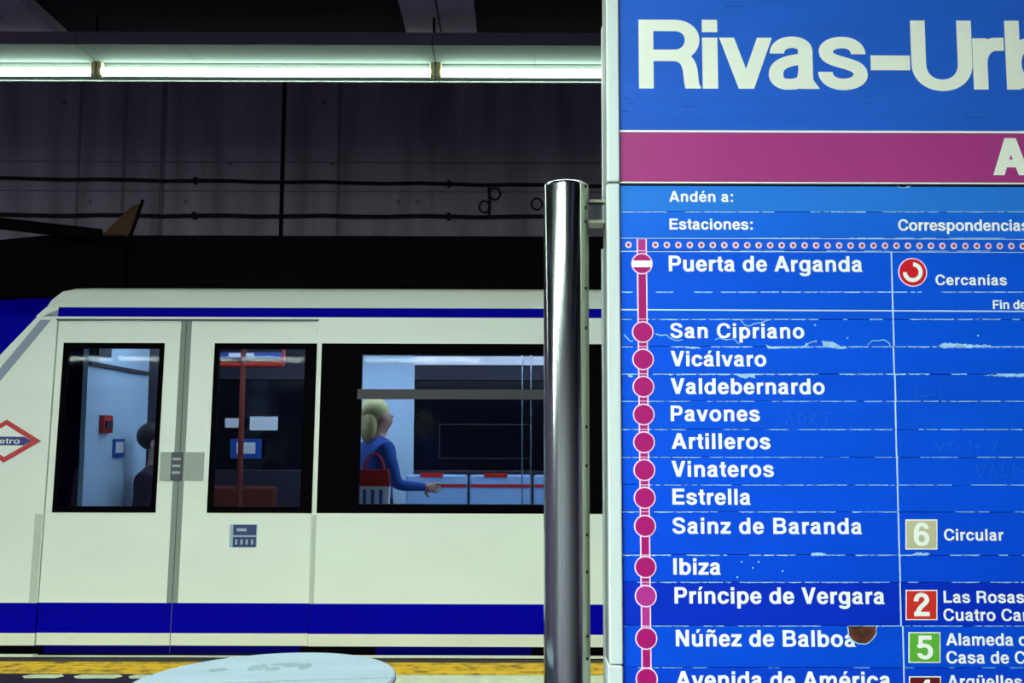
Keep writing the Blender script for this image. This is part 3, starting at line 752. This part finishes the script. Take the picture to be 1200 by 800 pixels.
# ------------------------------------------------------------------ litter bin
BY = 1.76
bc = on_y(306, 797, BY); BR = 153*BY/F_PX
bn = thing('litter_bin', 'round pale metal litter bin on the platform left of the pole', 'bin', (bc.x, BY, 0))
H = bc.z
m = MB(); m.lathe((bc.x, BY, 0), [(BR*.9,.0),(BR*.93,.01),(BR*.95,.05),(BR*.95,H-.06)], 'bin_body', 64)
m.build('body', bn, True)
tilt = Matrix.Translation((bc.x, BY, H)) @ Matrix.Rotation(-.035, 4, 'Y') 
m = MB(); m.lathe((0,0,0), [(BR*.965,-.055),(BR*.985,-.05),(BR*.985,-.014),(BR,-.009),(BR,-.003),(BR*.985,.0)], 'bin_lid', 96)
m.v = [tilt @ v for v in m.v]; lid = m.build('lid', bn, True)
m = MB(); m.box((-BR*.985,-.0012-.012,.0002), (BR*.985,.0012-.012,.0012), 'bin_body'); m.v = [tilt @ v for v in m.v]; m.build('hinge_seam', lid)
m = MB()
for (cx,cy,rx,ry) in ((-.03,.10,.02,.03),(.0,.085,.016,.022),(.03,.11,.018,.02),(.055,.095,.012,.028),(-.1,.09,.02,.016),(.012,.12,.03,.012)):
    n = 18; m.add([(cx+rx*math.cos(2*math.pi*k/n)*random.uniform(.75,1.1), cy+ry*math.sin(2*math.pi*k/n)*random.uniform(.7,1.1), .0004) for k in range(n)], [tuple(range(n))], 'bin_stain')
m.v = [tilt @ v for v in m.v]; m.build('stain', lid)

# ------------------------------------------------------------------ metro train
train = thing('metro_train', 'white metro train with blue stripes at the platform', 'train', (0, 7.2, -.96))
def T(x, z, d=0): return (x, ty(z)+d, z)
ZB = {'win_t': tz(402), 'win_b': tz(601), 'door_t': tz(375.5), 'door_b': .012, 's0': tz(707), 's1': tz(742.5), 's2': tz(757), 's3': tz(767), 's4': tz(770.5), 'top': tz(371.5)}
def band_mat(z, base='train_white'):
    if z > ZB['s0']: return base
    if z > ZB['s1']: return 'train_blue'
    if z > ZB['s2']: return 'train_white_low'
    if z > ZB['s3']: return 'train_blue_dark'
    if z > ZB['s4']: return 'train_white_low'
    return 'train_black'
def panel(m, x0, x1, z0, z1, holes, d0, d1, mf, xcuts=()):
    """sheet with rectangular holes, between depths d0 (near) and d1, in the leaning side plane"""
    xs = sorted(set([x0,x1]+[h[0] for h in holes]+[h[1] for h in holes]+list(xcuts)))
    zs = sorted(set([z0,z1]+[h[2] for h in holes]+[h[3] for h in holes]+[z for k,z in ZB.items() if k in ('s0','s1','s2','s3','s4') and z0 < z < z1]))
    xs = [x for x in xs if x0-1e-6 <= x <= x1+1e-6]; zs = [z for z in zs if z0-1e-6 <= z <= z1+1e-6]
    def solid(i,j):
        if i < 0 or j < 0 or i >= len(xs)-1 or j >= len(zs)-1: return False
        cx, cz = (xs[i]+xs[i+1])/2, (zs[j]+zs[j+1])/2
        return not any(h[0] < cx < h[1] and h[2] < cz < h[3] for h in holes)
    for i in range(len(xs)-1):
        for j in range(len(zs)-1):
            if not solid(i,j): continue
            a,b_,c,d = xs[i],xs[i+1],zs[j],zs[j+1]; mt = mf((c+d)/2) if callable(mf) else mf
            m.add([T(a,c,d0),T(b_,c,d0),T(b_,d,d0),T(a,d,d0)], [(0,1,2,3)], mt)
            m.add([T(a,c,d1),T(b_,c,d1),T(b_,d,d1),T(a,d,d1)], [(3,2,1,0)], mt)
            for (di,dj,p,q) in ((-1,0,(a,c),(a,d)),(1,0,(b_,d),(b_,c)),(0,-1,(b_,c),(a,c)),(0,1,(a,d),(b_,d))):
                if not solid(i+di,j+dj): m.add([T(*p,d0),T(*q,d0),T(*q,d1),T(*p,d1)], [(0,1,2,3)], mt)
X_CAB = tx(56)                     # door post left of the first door
DL0, DL1, DR0, DR1 = tx(59), tx(205), tx(218), tx(368)
WL0, WL1, WR0, WR1 = tx(67), tx(187), tx(246.5), tx(360)
B0, B1 = tx(374), tx(716)         # black window band
PERIOD = tx(716)+.02 - DL0         # door-to-door pitch
X_END = 6.5
doors = [0, PERIOD, 2*PERIOD]
holes = []
for k,o in enumerate(doors):
    holes.append((DL0+o-.004, DR1+o+.004, ZB['door_b']-.02, ZB['door_t']))
    if B1+o < X_END: holes.append((B0+o, B1+o, ZB['win_b'], ZB['win_t']))
m = MB(); panel(m, X_CAB, X_END, -.32, ZB['top'], holes, 0, .05, band_mat); m.build('body_side', train)
# cab side: polygon right/below the diagonal
def diag(py):   # photo x of the diagonal edge at height py
    return 66-(py-347)*.93
zt_ = ZB['top']; z_lo = .95
x_top = on_train(diag(371), 371).x; x_lo = x_top-(zt_-z_lo)*.876
def cabpoly(m, dshift, mt, z0, z1, xr, d0, d1):
    zs = [z0]+[z for z in sorted(ZB[k] for k in ('s0','s1','s2','s3','s4')) if z0 < z < z1]+[z1]
    for a,c in zip(zs, zs[1:]):
        def xl(z): return (x_top+dshift-(zt_-z)*.876) if z > z_lo else (x_lo+dshift-(z_lo-z)*.12)
        for (p,q) in ((a,c),) if not (a < z_lo < c) else ((a,z_lo),(z_lo,c)):
            mm = mt((p+q)/2) if callable(mt) else mt
            P = [(xl(p),p),(xr(p) if callable(xr) else xr,p),(xr(q) if callable(xr) else xr,q),(xl(q),q)]
            m.poly_prism([T(x,z,d0) for x,z in P], (0,d1-d0,0), mm)
m = MB(); cabpoly(m, 0, band_mat, -.32, zt_, X_CAB, 0, .05); m.build('cab_side', train)
# blue-grey line inside the diagonal
m = MB(); xl = lambda z: x_top-(zt_-z)*.876
m.poly_prism([T(xl(z_lo)+.16, z_lo, -.002), T(xl(z_lo)+.222, z_lo, -.002), T(xl(zt_-.02)+.10, zt_-.02, -.002), T(xl(zt_-.02)+.038, zt_-.02, -.002)], (0,.002,0), 'grey_band'); m.build('diagonal_stripe', train)
# nose: lofted from the diagonal edge round the front
def nose_ring(z):
    xe = (x_top-(zt_-z)*.876) if z > z_lo else (x_lo-(z_lo-z)*.12)
    y0 = ty(z); yc = 7.2; out = []
    for k in range(17):
        a = k/16*math.pi; s = abs(math.sin(a))
        out.append((xe-1.05*s**.75, yc-(yc-y0)*math.cos(a), z))
    return out
zsn = [-.32,-.1,.0,.1,.2,.3,.5,.7,.95,1.2,1.5,1.8,zt_,zt_+.08,zt_+.13]
R_ = [nose_ring(min(z,zt_)) for z in zsn]
for i,z in enumerate(zsn):
    if z > zt_:
        e = z-zt_; R_[i] = [(x+e*1.5*(1 if k else 1), y+(7.2-y)*e*.9, z) for k,(x,y,_) in enumerate(R_[i])]
m = MB()
vs = [p for r in R_ for p in r]; fs = [(i*17+k,(i+1)*17+k,(i+1)*17+k+1,i*17+k+1) for i in range(len(R_)-1) for k in range(16)]
m.add(vs, fs, 'train_blue'); m.add(R_[-1], [tuple(range(17))], 'train_blue'); m.build('nose', train, True)
m = MB(); rr = []
for z in (1.15, 1.75):
    r = nose_ring(z); rr += [(x-.012, y, z) for x,y,_ in r[4:13]]
m.add(rr, [(k,k+1,9+k+1,9+k) for k in range(8)], 'train_black'); m.build('windscreen', train, True)

# cant rail and roof, lofted along x
z1 = ZB['top']; zbl = tz(360.5)
def y_on(py, Y): return on_y(400, py, Y).z
prof = [(ty(z1), z1), (ty(z1)+.008, zbl)]
zr = y_on(338.5, 6.12)
cv = [(ty(z1)+.012, zbl), (5.96, zbl+.045), (5.99, zr-.04), (6.04, zr-.015), (6.12, zr), (6.3, zr+.015), (7.2, zr+.03), (8.1, zr+.015), (8.36, zr-.02), (8.45, zr-.12), (8.52, z1-.1)]
def loft(m, pr, xa, xb, mt):
    n = len(pr); xa = xa if isinstance(xa, list) else [xa]*n
    m.add([(xa[i],y,z) for i,(y,z) in enumerate(pr)]+[(xb,y,z) for y,z in pr], [(i,n+i,n+i+1,i+1) for i in range(n-1)], mt)
xtop = on_train(diag(360),360).x
m = MB(); loft(m, prof, [x_top+.03, xtop+.1], X_END, 'train_blue'); m.build('blue_stripe', train)
m = MB(); loft(m, prof, [x_top-.01, xtop], x_top+.12, 'train_white'); m.build('cab_corner', train)
m = MB(); xs_ = [xtop]+[on_y(px,py,6.0).x for px,py in ((64,352),(74,346.5),(86,341),(104,339))]; xs_ = (xs_+[xs_[-1]]*20)[:len(cv)]
loft(m, cv, xs_, X_END, 'train_white'); m.build('roof', train, True)
# far body side
m = MB()
m.box((X_CAB-.2, 8.46, -.32), (X_END, 8.52, .95), 'train_white'); m.box((X_CAB-.2, 8.46, 1.75), (X_END, 8.52, z1-.05), 'train_white')
m.build('far_side', train)
m = MB(); m.box((X_CAB-.2, 8.47, .95), (X_END, 8.51, 1.75), 'int_glass'); m.build('far_window', train)
m = MB(); m.box((X_CAB-.9, 5.95, -.6), (X_END, 8.45, -.04), 'train_black'); m.build('underframe', train)
m = MB()
for xw in (-2.2, -.4, 3.6, 5.4):
    for yy in (6.4, 7.84):
        m.tube([(xw, yy-.06, -.545), (xw, yy+.06, -.545)], .41, 'roof_black', 24)
m.build('wheel_set', train, True)

# doors
def door_leaf(x0, x1, wx0, wx1, o, hand):
    m = MB(); panel(m, x0+o, x1+o, ZB['door_b'], ZB['door_t']-.004, [(wx0+o, wx1+o, ZB['win_b'], ZB['win_t'])], .012, .045, band_mat); lf = m.build('door_leaf', train)
    m = MB(); g = .028; panel(m, wx0+o, wx1+o, ZB['win_b'], ZB['win_t'], [(wx0+o+g, wx1+o-g, ZB['win_b']+g*1.2, ZB['win_t']-g*1.2)], .008, .04, 'train_black'); m.build('window_seal', lf)
    m = MB(); panel(m, wx0+o+g, wx1+o-g, ZB['win_b']+g*1.2, ZB['win_t']-g*1.2, [], .018, .026, 'tint'); m.build('window_pane', lf)
    za, zc = tz(563), tz(530)
    m = MB()
    if hand > 0: panel(m, x0+o+.004, x0+o+.11, za, zc, [], .004, .012, 'train_grey')
    else: panel(m, x1+o-.075, x1+o-.004, za, zc, [], .004, .012, 'train_grey')
    m.build('handle_plate', lf)
    return lf
for o in doors:
    if DR1+o > X_END: continue
    door_leaf(DL0, DL1, WL0, WL1, o, -1)
    # right leaf: glass reaches the black band
    rl = door_leaf(DR0, DR1, WR0, WR1, o, 1)
    m = MB(); panel(m, WR1+o, DR1+o, ZB['win_b'], ZB['win_t'], [], .006, .012, 'train_black'); m.build('black_border', rl)
    if o == 0:
        m = MB(); xa, xb = tx(268.5,628), tx(300.5,628); za, zc = tz(641.5), tz(614.5)
        panel(m, xa, xb, za, zc, [], .009, .012, 'sticker_pale'); zm = (za+zc)/2
        panel(m, xa+.02, xb-.004, zm+.004, zc-.002, [], .007, .009, 'sticker_blue'); panel(m, xa+.02, xb-.004, za+.002, zm-.006, [], .007, .009, 'sticker_blue')
        for i in range(4):
            panel(m, xa+.034+.03*i, xa+.046+.03*i, za+.016, zm-.02, [], .0055, .007, 'sticker_pale')
        panel(m, xa+.04, xb-.06, zm+.026, zc-.022, [], .0055, .007, 'sticker_pale')
        m.build('priority_sticker', rl)
    m = MB(); panel(m, DL1+o, DR0+o, ZB['door_b'], ZB['door_t']-.004, [], .014, .04, lambda z: 'rubber' if z > ZB['s0'] else band_mat(z)); sl = m.build('door_seal', train)
    m = MB(); cxs = (DL1+DR0)/2+o; panel(m, cxs-.002, cxs+.002, ZB['door_b'], ZB['door_t']-.004, [], .0125, .014, 'rubber_dark')
    m.build('seam', sl)
    m = MB(); panel(m, DL1+o-.012, DL1+o+.05, tz(563), tz(530), [], .002, .014, 'rubber_dark')
    for i in range(3):
        zq = tz(538+8*i); panel(m, DL1+o-.004, DL1+o+.042, zq-.007, zq+.007, [], 0, .002, 'train_grey')
    m.build('door_button', sl)
    for xa, xb in ((DL0+o-.05, DL0+o-.008), (DR1+o+.008, DR1+o+.03)):
        m = MB(); panel(m, xa, xb, ZB['s0'], ZB['win_b']-.01, [], -.003, 0, 'post_grey'); m.build('door_post', train)
    for xa,xb in ((tx(-60,762)+o,tx(50,762)+o),(tx(352,762)+o,tx(440,762)+o)):
        m = MB(); panel(m, xa, xb, ZB['s3']+.002, ZB['s2']-.002, [], -.003, 0, 'train_black'); m.build('step_recess', train)
    m = MB(); panel(m, DL0+o-.01, DR1+o+.01, ZB['door_t']-.001, ZB['door_t']+.007, [], -.004, .02, 'train_grey' if o else 'rubber_dark'); m.build('door_lintel', train)

# main windows
def window(o, right):
    px0, px1 = tx(422)+o, right
    ztr0, ztr1 = tz(467.5,500), tz(456,500); zw0, zw1 = tz(591,500), tz(415,500)
    m = MB(); panel(m, B0+o, B1+o, ZB['win_b'], ZB['win_t'], [(px0,px1,zw0,ztr0),(px0,px1,ztr1,zw1)], .004, .045, 'train_black'); fr = m.build('window_frame', train)
    m = MB(); panel(m, px0-.02, px1+.02, ztr0, ztr1, [], -.004, .004, 'transom'); m.build('transom', fr)
    m = MB(); panel(m, px0, px1, zw0, ztr0, [], .018, .026, 'tint'); m.build('window_pane', fr)
    m = MB(); panel(m, px0, px1, ztr1, zw1, [], .018, .026, 'tint'); m.build('window_pane', fr)
for o in doors:
    if B1+o < X_END: window(o, tx(682)+o)
# emblem: red lozenge, white field, blue bar
ec = on_train(6.5, 516.5); hw, hh = (48.5-6.5)*.00493, 25*.00493
m = MB()
def loz(k, kz, d, mt): m.poly_prism([T(ec.x-hw*k, ec.z, d), T(ec.x, ec.z-hh*kz, d), T(ec.x+hw*k, ec.z, d), T(ec.x, ec.z+hh*kz, d)], (0,.0015,0), mt)
loz(1,1,-.0035,'red_logo'); loz(.74,.74,-.005,'white_logo')
bb = .2*hh; m.poly_prism([T(ec.x-hw*(.72-.2), ec.z-bb, -.0065), T(ec.x+hw*(.72-.2), ec.z-bb, -.0065), T(ec.x+hw*.74, ec.z, -.0065), T(ec.x+hw*(.72-.2), ec.z+bb, -.0065), T(ec.x-hw*(.72-.2), ec.z+bb, -.0065), T(ec.x-hw*.74, ec.z, -.0065)], (0,.0015,0), 'blue_logo')
em = m.build('emblem', train)
m = MB(); s_ = 'Metro'; sc_ = bb*1.25/718; wtot = sum(ADV[c] for c in s_); x = -wtot/2
for ch in s_:
    for pl in glyph(ch,120,100): m.add([T(ec.x+(x+gx)*sc_*1.5, ec.z-bb*.6+gy*sc_, -.0072) for gx,gy in pl], [tuple(range(len(pl)))], 'white_logo')
    x += ADV[ch]
m.build('lettering', em)

# roof equipment
def ypt(px, py, Y): return on_y(px, py, Y)
a = ypt(150, 275.5, 6.75); zf0 = zr+.02
m = MB(); m.box((a.x, 6.75, zf0), (X_END-.2, 7.9, a.z), 'roof_dark')
for k in range(7):
    zz = zf0+.03+k*(a.z-zf0-.05)/7; m.box((a.x+.02, 6.742, zz), (X_END-.22, 6.75, zz+.018), 'roof_black')
m.build('roof_casing', train)
b0 = ypt(0, 281, 6.7); b1 = ypt(148, 276, 6.7)
m = MB(); zl_ = zr-.02
m.poly_prism([(b0.x-.9, 6.7, zl_+.05), (b1.x, 6.7, zl_+.05), (b1.x, 6.7, b1.z), (b0.x+.3, 6.7, b1.z), (b0.x-.1, 6.7, b0.z-.01), (b0.x-.9, 6.7, zl_+.12)], (0,1.1,0), 'roof_black'); m.build('roof_fairing', train)
p0 = ypt(-60, 255, 6.6); p1 = ypt(118, 275, 6.6)
m = MB(); m.tube([p0, (p0+p1)/2+Vector((0,0,.0)), p1], .04, 'roof_black', 10); m.build('pantograph_arm', train, True)
m = MB(); q = [ypt(120,274.5,6.8), ypt(153,274.5,6.8), ypt(163,239,6.8), ypt(155,241,6.8)]
m.poly_prism([tuple(v) for v in q], (0,.03,0), 'roof_yellow'); yp = m.build('yellow_plate', train)
m = MB(); m.tube([ypt(153,277,6.78), ypt(167.5,234,6.78)], .012, 'roof_black', 8); m.build('strut', yp, True)

# ------------------------------------------------------------------ saloon interior (parts of the train)
m = MB(); m.box((X_CAB-.2, 5.9, -.035), (X_END, 8.45, .0), 'int_floor'); m.build('saloon_floor', train)
m = MB(); m.box((X_CAB+.08, 6.0, 1.99), (X_END, 8.45, 2.0), 'int_dark'); m.build('saloon_ceiling', train)
for Yl in (6.55, 7.75):
    m = MB(); m.box((-2.4, Yl-.05, 1.965), (X_END, Yl+.05, 1.988), 'saloon_lamp'); m.build('ceiling_light', train)
PXX = -2.56
m = MB(); m.box((PXX-.03, 6.12, .0), (PXX, 7.15, 1.985), 'int_panel'); m.box((PXX-.03, 7.15, 0), (PXX-.01, 8.44, 1.985), 'int_dark'); cp = m.build('cab_partition', train)
def on_x(px, py, X): d = ray(px,py); return CAM+d*((X-CAM.x)/d.x)
e = on_x(121.5, 497, PXX)
m = MB(); m.box((PXX, e.y-.07, e.z-.055), (PXX+.03, e.y+.07, e.z+.055), 'int_red'); m.box((PXX+.03, e.y-.05, e.z-.025), (PXX+.04, e.y+.05, e.z+.02), 'int_dark'); m.build('emergency_handle', cp)
e = on_x(138, 525, PXX)
m = MB(); m.box((PXX, e.y-.09, e.z-.06), (PXX+.01, e.y+.09, e.z+.06), 'int_blue'); m.box((PXX+.01, e.y-.065, e.z-.03), (PXX+.014, e.y+.065, e.z+.04), 'int_white'); m.build('notice_plate', cp)
e = on_x(112, 427, PXX)
m = MB(); m.box((PXX, 6.13, e.z-.012), (PXX+.02, 7.1, e.z+.012), 'int_dark'); m.box((PXX, 6.13, e.z+.05), (PXX+.06, 6.32, e.z+.11), 'int_dark'); m.build('cable_cover', cp)
# far interior lining: panels, far doors
FY = 8.44
def fp(px, py): return on_y(px, py, FY)
m = MB(); m.box((PXX, FY-.02, 0), (X_END, FY, .95), 'int_dark'); m.box((PXX, FY-.02, 1.7), (X_END, FY, 1.985), 'int_dark'); m.build('lining', train)
x0, x1 = fp(427,450).x, fp(486,450).x
m = MB(); m.box((x0-.05, FY-.035, .0), (x1, FY-.02, 1.9), 'int_panel'); m.build('door_pillar', train)
za, zc = fp(550,428).z, fp(550,418).z
m = MB(); m.box((x1, FY-.06, za), (X_END, FY-.021, zc), 'int_light'); m.build('wall_light', train)
z_t, z_b = fp(550,498).z, fp(550,536).z
m = MB(); xa, xb = fp(516,510).x, fp(622,510).x
for (pa,pb) in (((xa-.01,FY-.03,z_b-.01),(xb+.01,FY-.021,z_b)),((xa-.01,FY-.03,z_t),(xb+.01,FY-.021,z_t+.01)),((xa-.01,FY-.03,z_b),(xa,FY-.021,z_t)),((xb,FY-.03,z_b),(xb+.01,FY-.021,z_t))): m.box(pa, pb, 'transom')
m.build('window_rim', train)
# bench along the far side
SB = 8.0
def bpz(py): return on_y(550, py, SB).z
zs0, zs1 = bpz(593), bpz(556)
for k in range(4):
    xs0 = on_y(474,570,SB).x+k*.5
    m = MB(); m.bbox((xs0+.01, SB, .40), (xs0+.49, SB+.06, zs1), 'int_seat', .015); m.bbox((xs0+.01, SB-.42, .40), (xs0+.49, SB+.05, .45), 'int_seat', .015)
    st = m.build('seat', train)
    m = MB(); zq = bpz(569); m.box((xs0+.015, SB-.004, zq-.012), (xs0+.485, SB, zq+.012), 'int_red'); m.build('red_piping', st)
    m = MB(); m.box((xs0+.12, SB-.006, zs1-.02), (xs0+.3, SB+.07, zs1+.012), 'int_red'); m.build('grip', st)
    m = MB(); m.box((xs0+.2, SB-.3, 0), (xs0+.3, SB+.03, .41), 'int_dark'); m.build('seat_support', st)
for px in (612, 622):
    q = on_y(px, 530, 7.5); m = MB(); m.tube([(q.x,7.5,0),(q.x,7.5,1.97)], .006 if px != 616 else .009, 'int_steel', 10); m.build('grab_pole', train, True)
q = on_y(284, 460, 7.1); m = MB(); m.tube([(q.x,7.1,0),(q.x,7.1,1.97)], .02, 'int_rust', 12); m.build('grab_pole', train, True)
ra, rb = on_y(255,427,7.1), on_y(332,427,7.1); m = MB(); m.tube([ra,rb], .018, 'int_red', 10)
for v in (ra, rb): m.tube([v, (v.x, v.y, 1.99)], .012, 'int_red', 8)
m.build('overhead_rail', train, True)
e0, e1 = on_y(254,419,8.2), on_y(330,413,8.2); m = MB(); m.box((e0.x, 8.2, e0.z), (e1.x, 8.28, e1.z), 'int_blue'); m.box((e0.x+.1, 8.19, e0.z+.005), (e0.x+.3, 8.2, e1.z-.005), 'int_light'); m.box((e0.x-.01, 8.28, e0.z-.01), (e1.x+.01, 8.42, e1.z+.02), 'int_dark'); m.build('line_display', train)
def plate(px0,px1,py0,py1,mt,inner=None):
    a = on_y(px0,py1,FY-.02); c = on_y(px1,py0,FY-.02); m = MB(); m.box((a.x,FY-.03,a.z),(c.x,FY-.02,c.z), mt)
    if inner: m.box((a.x+.05,FY-.034,a.z+.04),(c.x-.05,FY-.03,c.z-.03), inner)
    m.build('notice_plate', train)
plate(264,286,490,501,'int_white'); plate(293,326,488,504,'int_white'); plate(270,307,514,537,'int_blue','int_white')
a = on_y(270,580,8.0); m = MB(); m.bbox((a.x-.3,7.6,.40),(a.x+.35,8.08,.47),'int_cush',.02); m.bbox((a.x-.3,8.0,.40),(a.x+.35,8.08,.84),'int_cush',.02); m.box((a.x,7.8,0),(a.x+.1,8.0,.4),'int_dark'); m.build('seat', train)

# ------------------------------------------------------------------ passengers
def person(label, loc, rz, H, pose, cols, hair_len=.0, arm=None):
    t = thing('person', label, 'person', loc); t.rotation_euler = (0,0,0)
    h = H
    V = {}; E = []; R = {}; MT = {}
    def add(n, p, r, par=None, mt=0):
        V[n] = Vector(p); R[n] = r
        if par: E.append((par, n, mt))
    sit = pose == 'sit'
    pz_ = .50 if sit else .52*h
    sh = pz_-.52*h
    add('pel',(0,0,pz_),.085*h/1.0*.95)
    add('wst',(0,.0,.60*h+sh),.073*h,'pel',1); add('chs',(0,.005,.71*h+sh),.083*h,'wst',1); add('upc',(0,0,.785*h+sh),.062*h,'chs',1)
    add('nek',(0,.004,.835*h+sh),.032*h,'upc',0); add('hd0',(0,.018*h,.885*h+sh),.045*h,'nek',0); add('hd1',(0,.014*h,.935*h+sh),.056*h,'hd0',0); add('hd2',(0,.006*h,.968*h+sh),.040*h,'hd1',0)
    add('nos',(0,.072*h,.918*h+sh),.008*h,'hd1',0)
    for s,n in ((-1,'l'),(1,'r')):
        add('sh'+n,(s*.10*h,0,.79*h+sh),.042*h,'upc',1)
        if arm and arm[0] == n: el,wr = arm[1],arm[2]
        else: el,wr = (s*.125*h,-.02*h,.62*h),(s*.12*h,.06*h,.49*h)
        el = Vector(el)+Vector((0,0,sh)); wr = Vector(wr)+Vector((0,0,sh))
        add('el'+n,el,.029*h,'sh'+n,1); add('wr'+n,wr,.019*h,'el'+n,1)
        d = (wr-el).normalized(); pa = wr+d*.045*h; add('pm'+n,pa,.020*h,'wr'+n,0)
        side = d.cross(Vector((1,0,0))); side = side.normalized() if side.length > .1 else Vector((0,1,0)); dn = Vector((-s,0,0))
        for k,(o,L) in enumerate(((-.021,.040),(-.007,.046),(.007,.043),(.021,.034))):
            k1 = pa+side*o*h*.9+d*.022*h; k2 = k1+d*L*.5*h; k3 = k2+(d*.6+dn*.8).normalized()*L*.5*h
            add('f%s%d'%(n,k),k1,.0055*h,'pm'+n,0); add('g%s%d'%(n,k),k2,.005*h,'f%s%d'%(n,k),0); add('h%s%d'%(n,k),k3,.0045*h,'g%s%d'%(n,k),0)
        th = wr+d*.02*h+side*.026*h; add('t0'+n,th,.0065*h,'pm'+n,0); add('t1'+n,th+(d*.7+side*.5).normalized()*.03*h,.0055*h,'t0'+n,0)
        add('hp'+n,(s*.052*h,0,pz_-.02*h),.060*h,'pel',2)
        if sit:
            add('kn'+n,(s*.06*h,.24*h,pz_),.042*h,'hp'+n,2); add('an'+n,(s*.06*h,.25*h,.06),.026*h,'kn'+n,2); add('to'+n,(s*.065*h,.25*h+.13,.035),.024*h,'an'+n,3)
        else:
            add('kn'+n,(s*.058*h,.012*h,.28*h),.040*h,'hp'+n,2); add('an'+n,(s*.06*h,-.01*h,.05*h),.026*h,'kn'+n,2); add('to'+n,(s*.068*h,.085*h,.028),.022*h,'an'+n,3)
    names = list(V); idx = {n:i for i,n in enumerate(names)}
    me = bpy.data.meshes.new('body'); me.from_pydata([tuple(V[n]) for n in names], [(idx[a],idx[b]) for a,b,_ in E], [])
    o = bpy.data.objects.new('body', me); COL.objects.link(o)
    sk = o.modifiers.new('skin','SKIN'); sk.use_smooth_shade = True
    for i,n in enumerate(names):
        sv = me.skin_vertices[0].data[i]; sv.radius = (R[n]*(1.25 if n in ('chs','wst','pel','upc') else 1), R[n]); sv.use_root = (i == 0)
    sb = o.modifiers.new('sub','SUBSURF'); sb.levels = 2; sb.render_levels = 2
    dg = bpy.context.evaluated_depsgraph_get(); ev = o.evaluated_get(dg); nm = bpy.data.meshes.new_from_object(ev)
    o.modifiers.clear(); o.data = nm
    nm.materials.clear()
    for mm in cols['mats']: nm.materials.append(mm)
    rot = Matrix.Rotation(rz, 4, 'Z')
    for p in nm.polygons:
        c = p.center; best = 9; bm_ = 0
        for a,b_,mt in E:
            A,B = V[a],V[b_]; ab = B-A; tt = max(0,min(1,(c-A).dot(ab)/max(1e-9,ab.length_squared))); dd = (c-A-ab*tt).length-.3*(R[a]+R[b_])
            if dd < best: best = dd; bm_ = mt
        p.material_index = bm_; p.use_smooth = True
    nm.transform(rot); o.parent = t; o.name = 'body'
    def part(name, fn):
        m = MB(); fn(m); m.v = [rot @ v + Vector(loc) for v in m.v]; return m.build(name, t, True)
    zc = .94*h+sh
    def hair(m):
        m.ellipsoid((0,-.012*h,zc+.016*h), (.062*h,.066*h,.058*h), cols['hair'], 20)
        if hair_len: m.ellipsoid((0,-.04*h,zc-.05*h), (.06*h,.035*h,.06*h+hair_len*h), cols['hair'], 20)
    part('hair', hair)
    for s in (-1,1): part('eye', lambda m: m.ellipsoid((s*.021*h,.066*h,.928*h+sh),(.008*h,.004*h,.005*h), M['train_black'], 10))
    part('mouth', lambda m: m.ellipsoid((0,.062*h,.893*h+sh),(.014*h,.005*h,.004*h), M['int_red'], 10))
    for s in (-1,1): part('ear', lambda m: m.ellipsoid((s*.058*h,.01*h,.922*h+sh),(.006*h,.014*h,.02*h), cols['mats'][0], 10))
    return t
skin = mat('skin', (206,160,136), .5); navy = mat('blue_jacket', (30,84,176), .8, noise=.1); jeans = mat('dark_trousers', (34,34,60), .85); shoe = mat('dark_shoes', (20,18,20), .6)
dkc = mat('dark_coat', (44,30,52), .85, noise=.1); blond = mat('blond_hair', (214,206,140), .6); brown = mat('dark_hair', (40,28,26), .5); grey = mat('grey_coat', (84,84,100), .85)
q = on_y(452, 500, 6.62)
person('person with blond hair and a blue jacket standing behind the right train window', (q.x-.06, 6.62, 0), math.radians(-60), 1.46, 'stand', {'mats':[skin,navy,jeans,shoe],'hair':blond}, .02, ('r',(.14*1.46,.06,.63*1.46),(.13*1.46,.24,.62*1.46)))
q2 = on_y(176, 520, 6.75)
person('person in dark clothes sitting against the pale partition inside the left door', (q2.x+.03, 6.78, 0), math.radians(-90), 1.66, 'sit', {'mats':[skin,dkc,jeans,shoe],'hair':brown}, .0)
m = MB(); m.bbox((q2.x-.12, 6.55, .36), (q2.x+.28, 7.0, .40), 'int_dark', .01); m.box((PXX, 6.6, .30), (q2.x-.1, 6.95, .40), 'int_dark'); m.box((q2.x+.02,6.7,0),(q2.x+.1,6.85,.37),'int_dark'); m.build('folding_seat', train)
# bag carried by the blond passenger
hb = on_y(438, 575, 6.32)
bag = thing('shopping_bag', 'red and white bag beside the blond person in the train window', 'bag', (hb.x, 6.32, hb.z-.15))
m = MB(); wb = .1
m.hexa([(hb.x-wb*.9,6.27,hb.z-.16),(hb.x+wb*.9,6.27,hb.z-.16),(hb.x+wb*.9,6.37,hb.z-.16),(hb.x-wb*.9,6.37,hb.z-.16),(hb.x-wb,6.28,hb.z+.03),(hb.x+wb,6.28,hb.z+.03),(hb.x+wb,6.36,hb.z+.03),(hb.x-wb,6.36,hb.z+.03)], 'int_white')
for k in range(3): m.box((hb.x-.06+.05*k,6.262,hb.z-.13),(hb.x-.04+.05*k,6.284,hb.z+.01),'int_blue')
m.hexa([(hb.x-wb,6.28,hb.z+.03),(hb.x+wb,6.28,hb.z+.03),(hb.x+wb,6.36,hb.z+.03),(hb.x-wb,6.36,hb.z+.03),(hb.x-wb*.9,6.285,hb.z+.13),(hb.x+wb*.9,6.285,hb.z+.13),(hb.x+wb*.9,6.355,hb.z+.13),(hb.x-wb*.9,6.355,hb.z+.13)], 'int_red')
m.build('bag_body', bag)
for yy in (6.29, 6.35):
    m = MB(); m.tube([(hb.x+.06*math.cos(a*math.pi/8), yy, hb.z+.13+.1*math.sin(a*math.pi/8)) for a in range(9)], .005, 'int_red', 6); m.build('handle', bag, True)
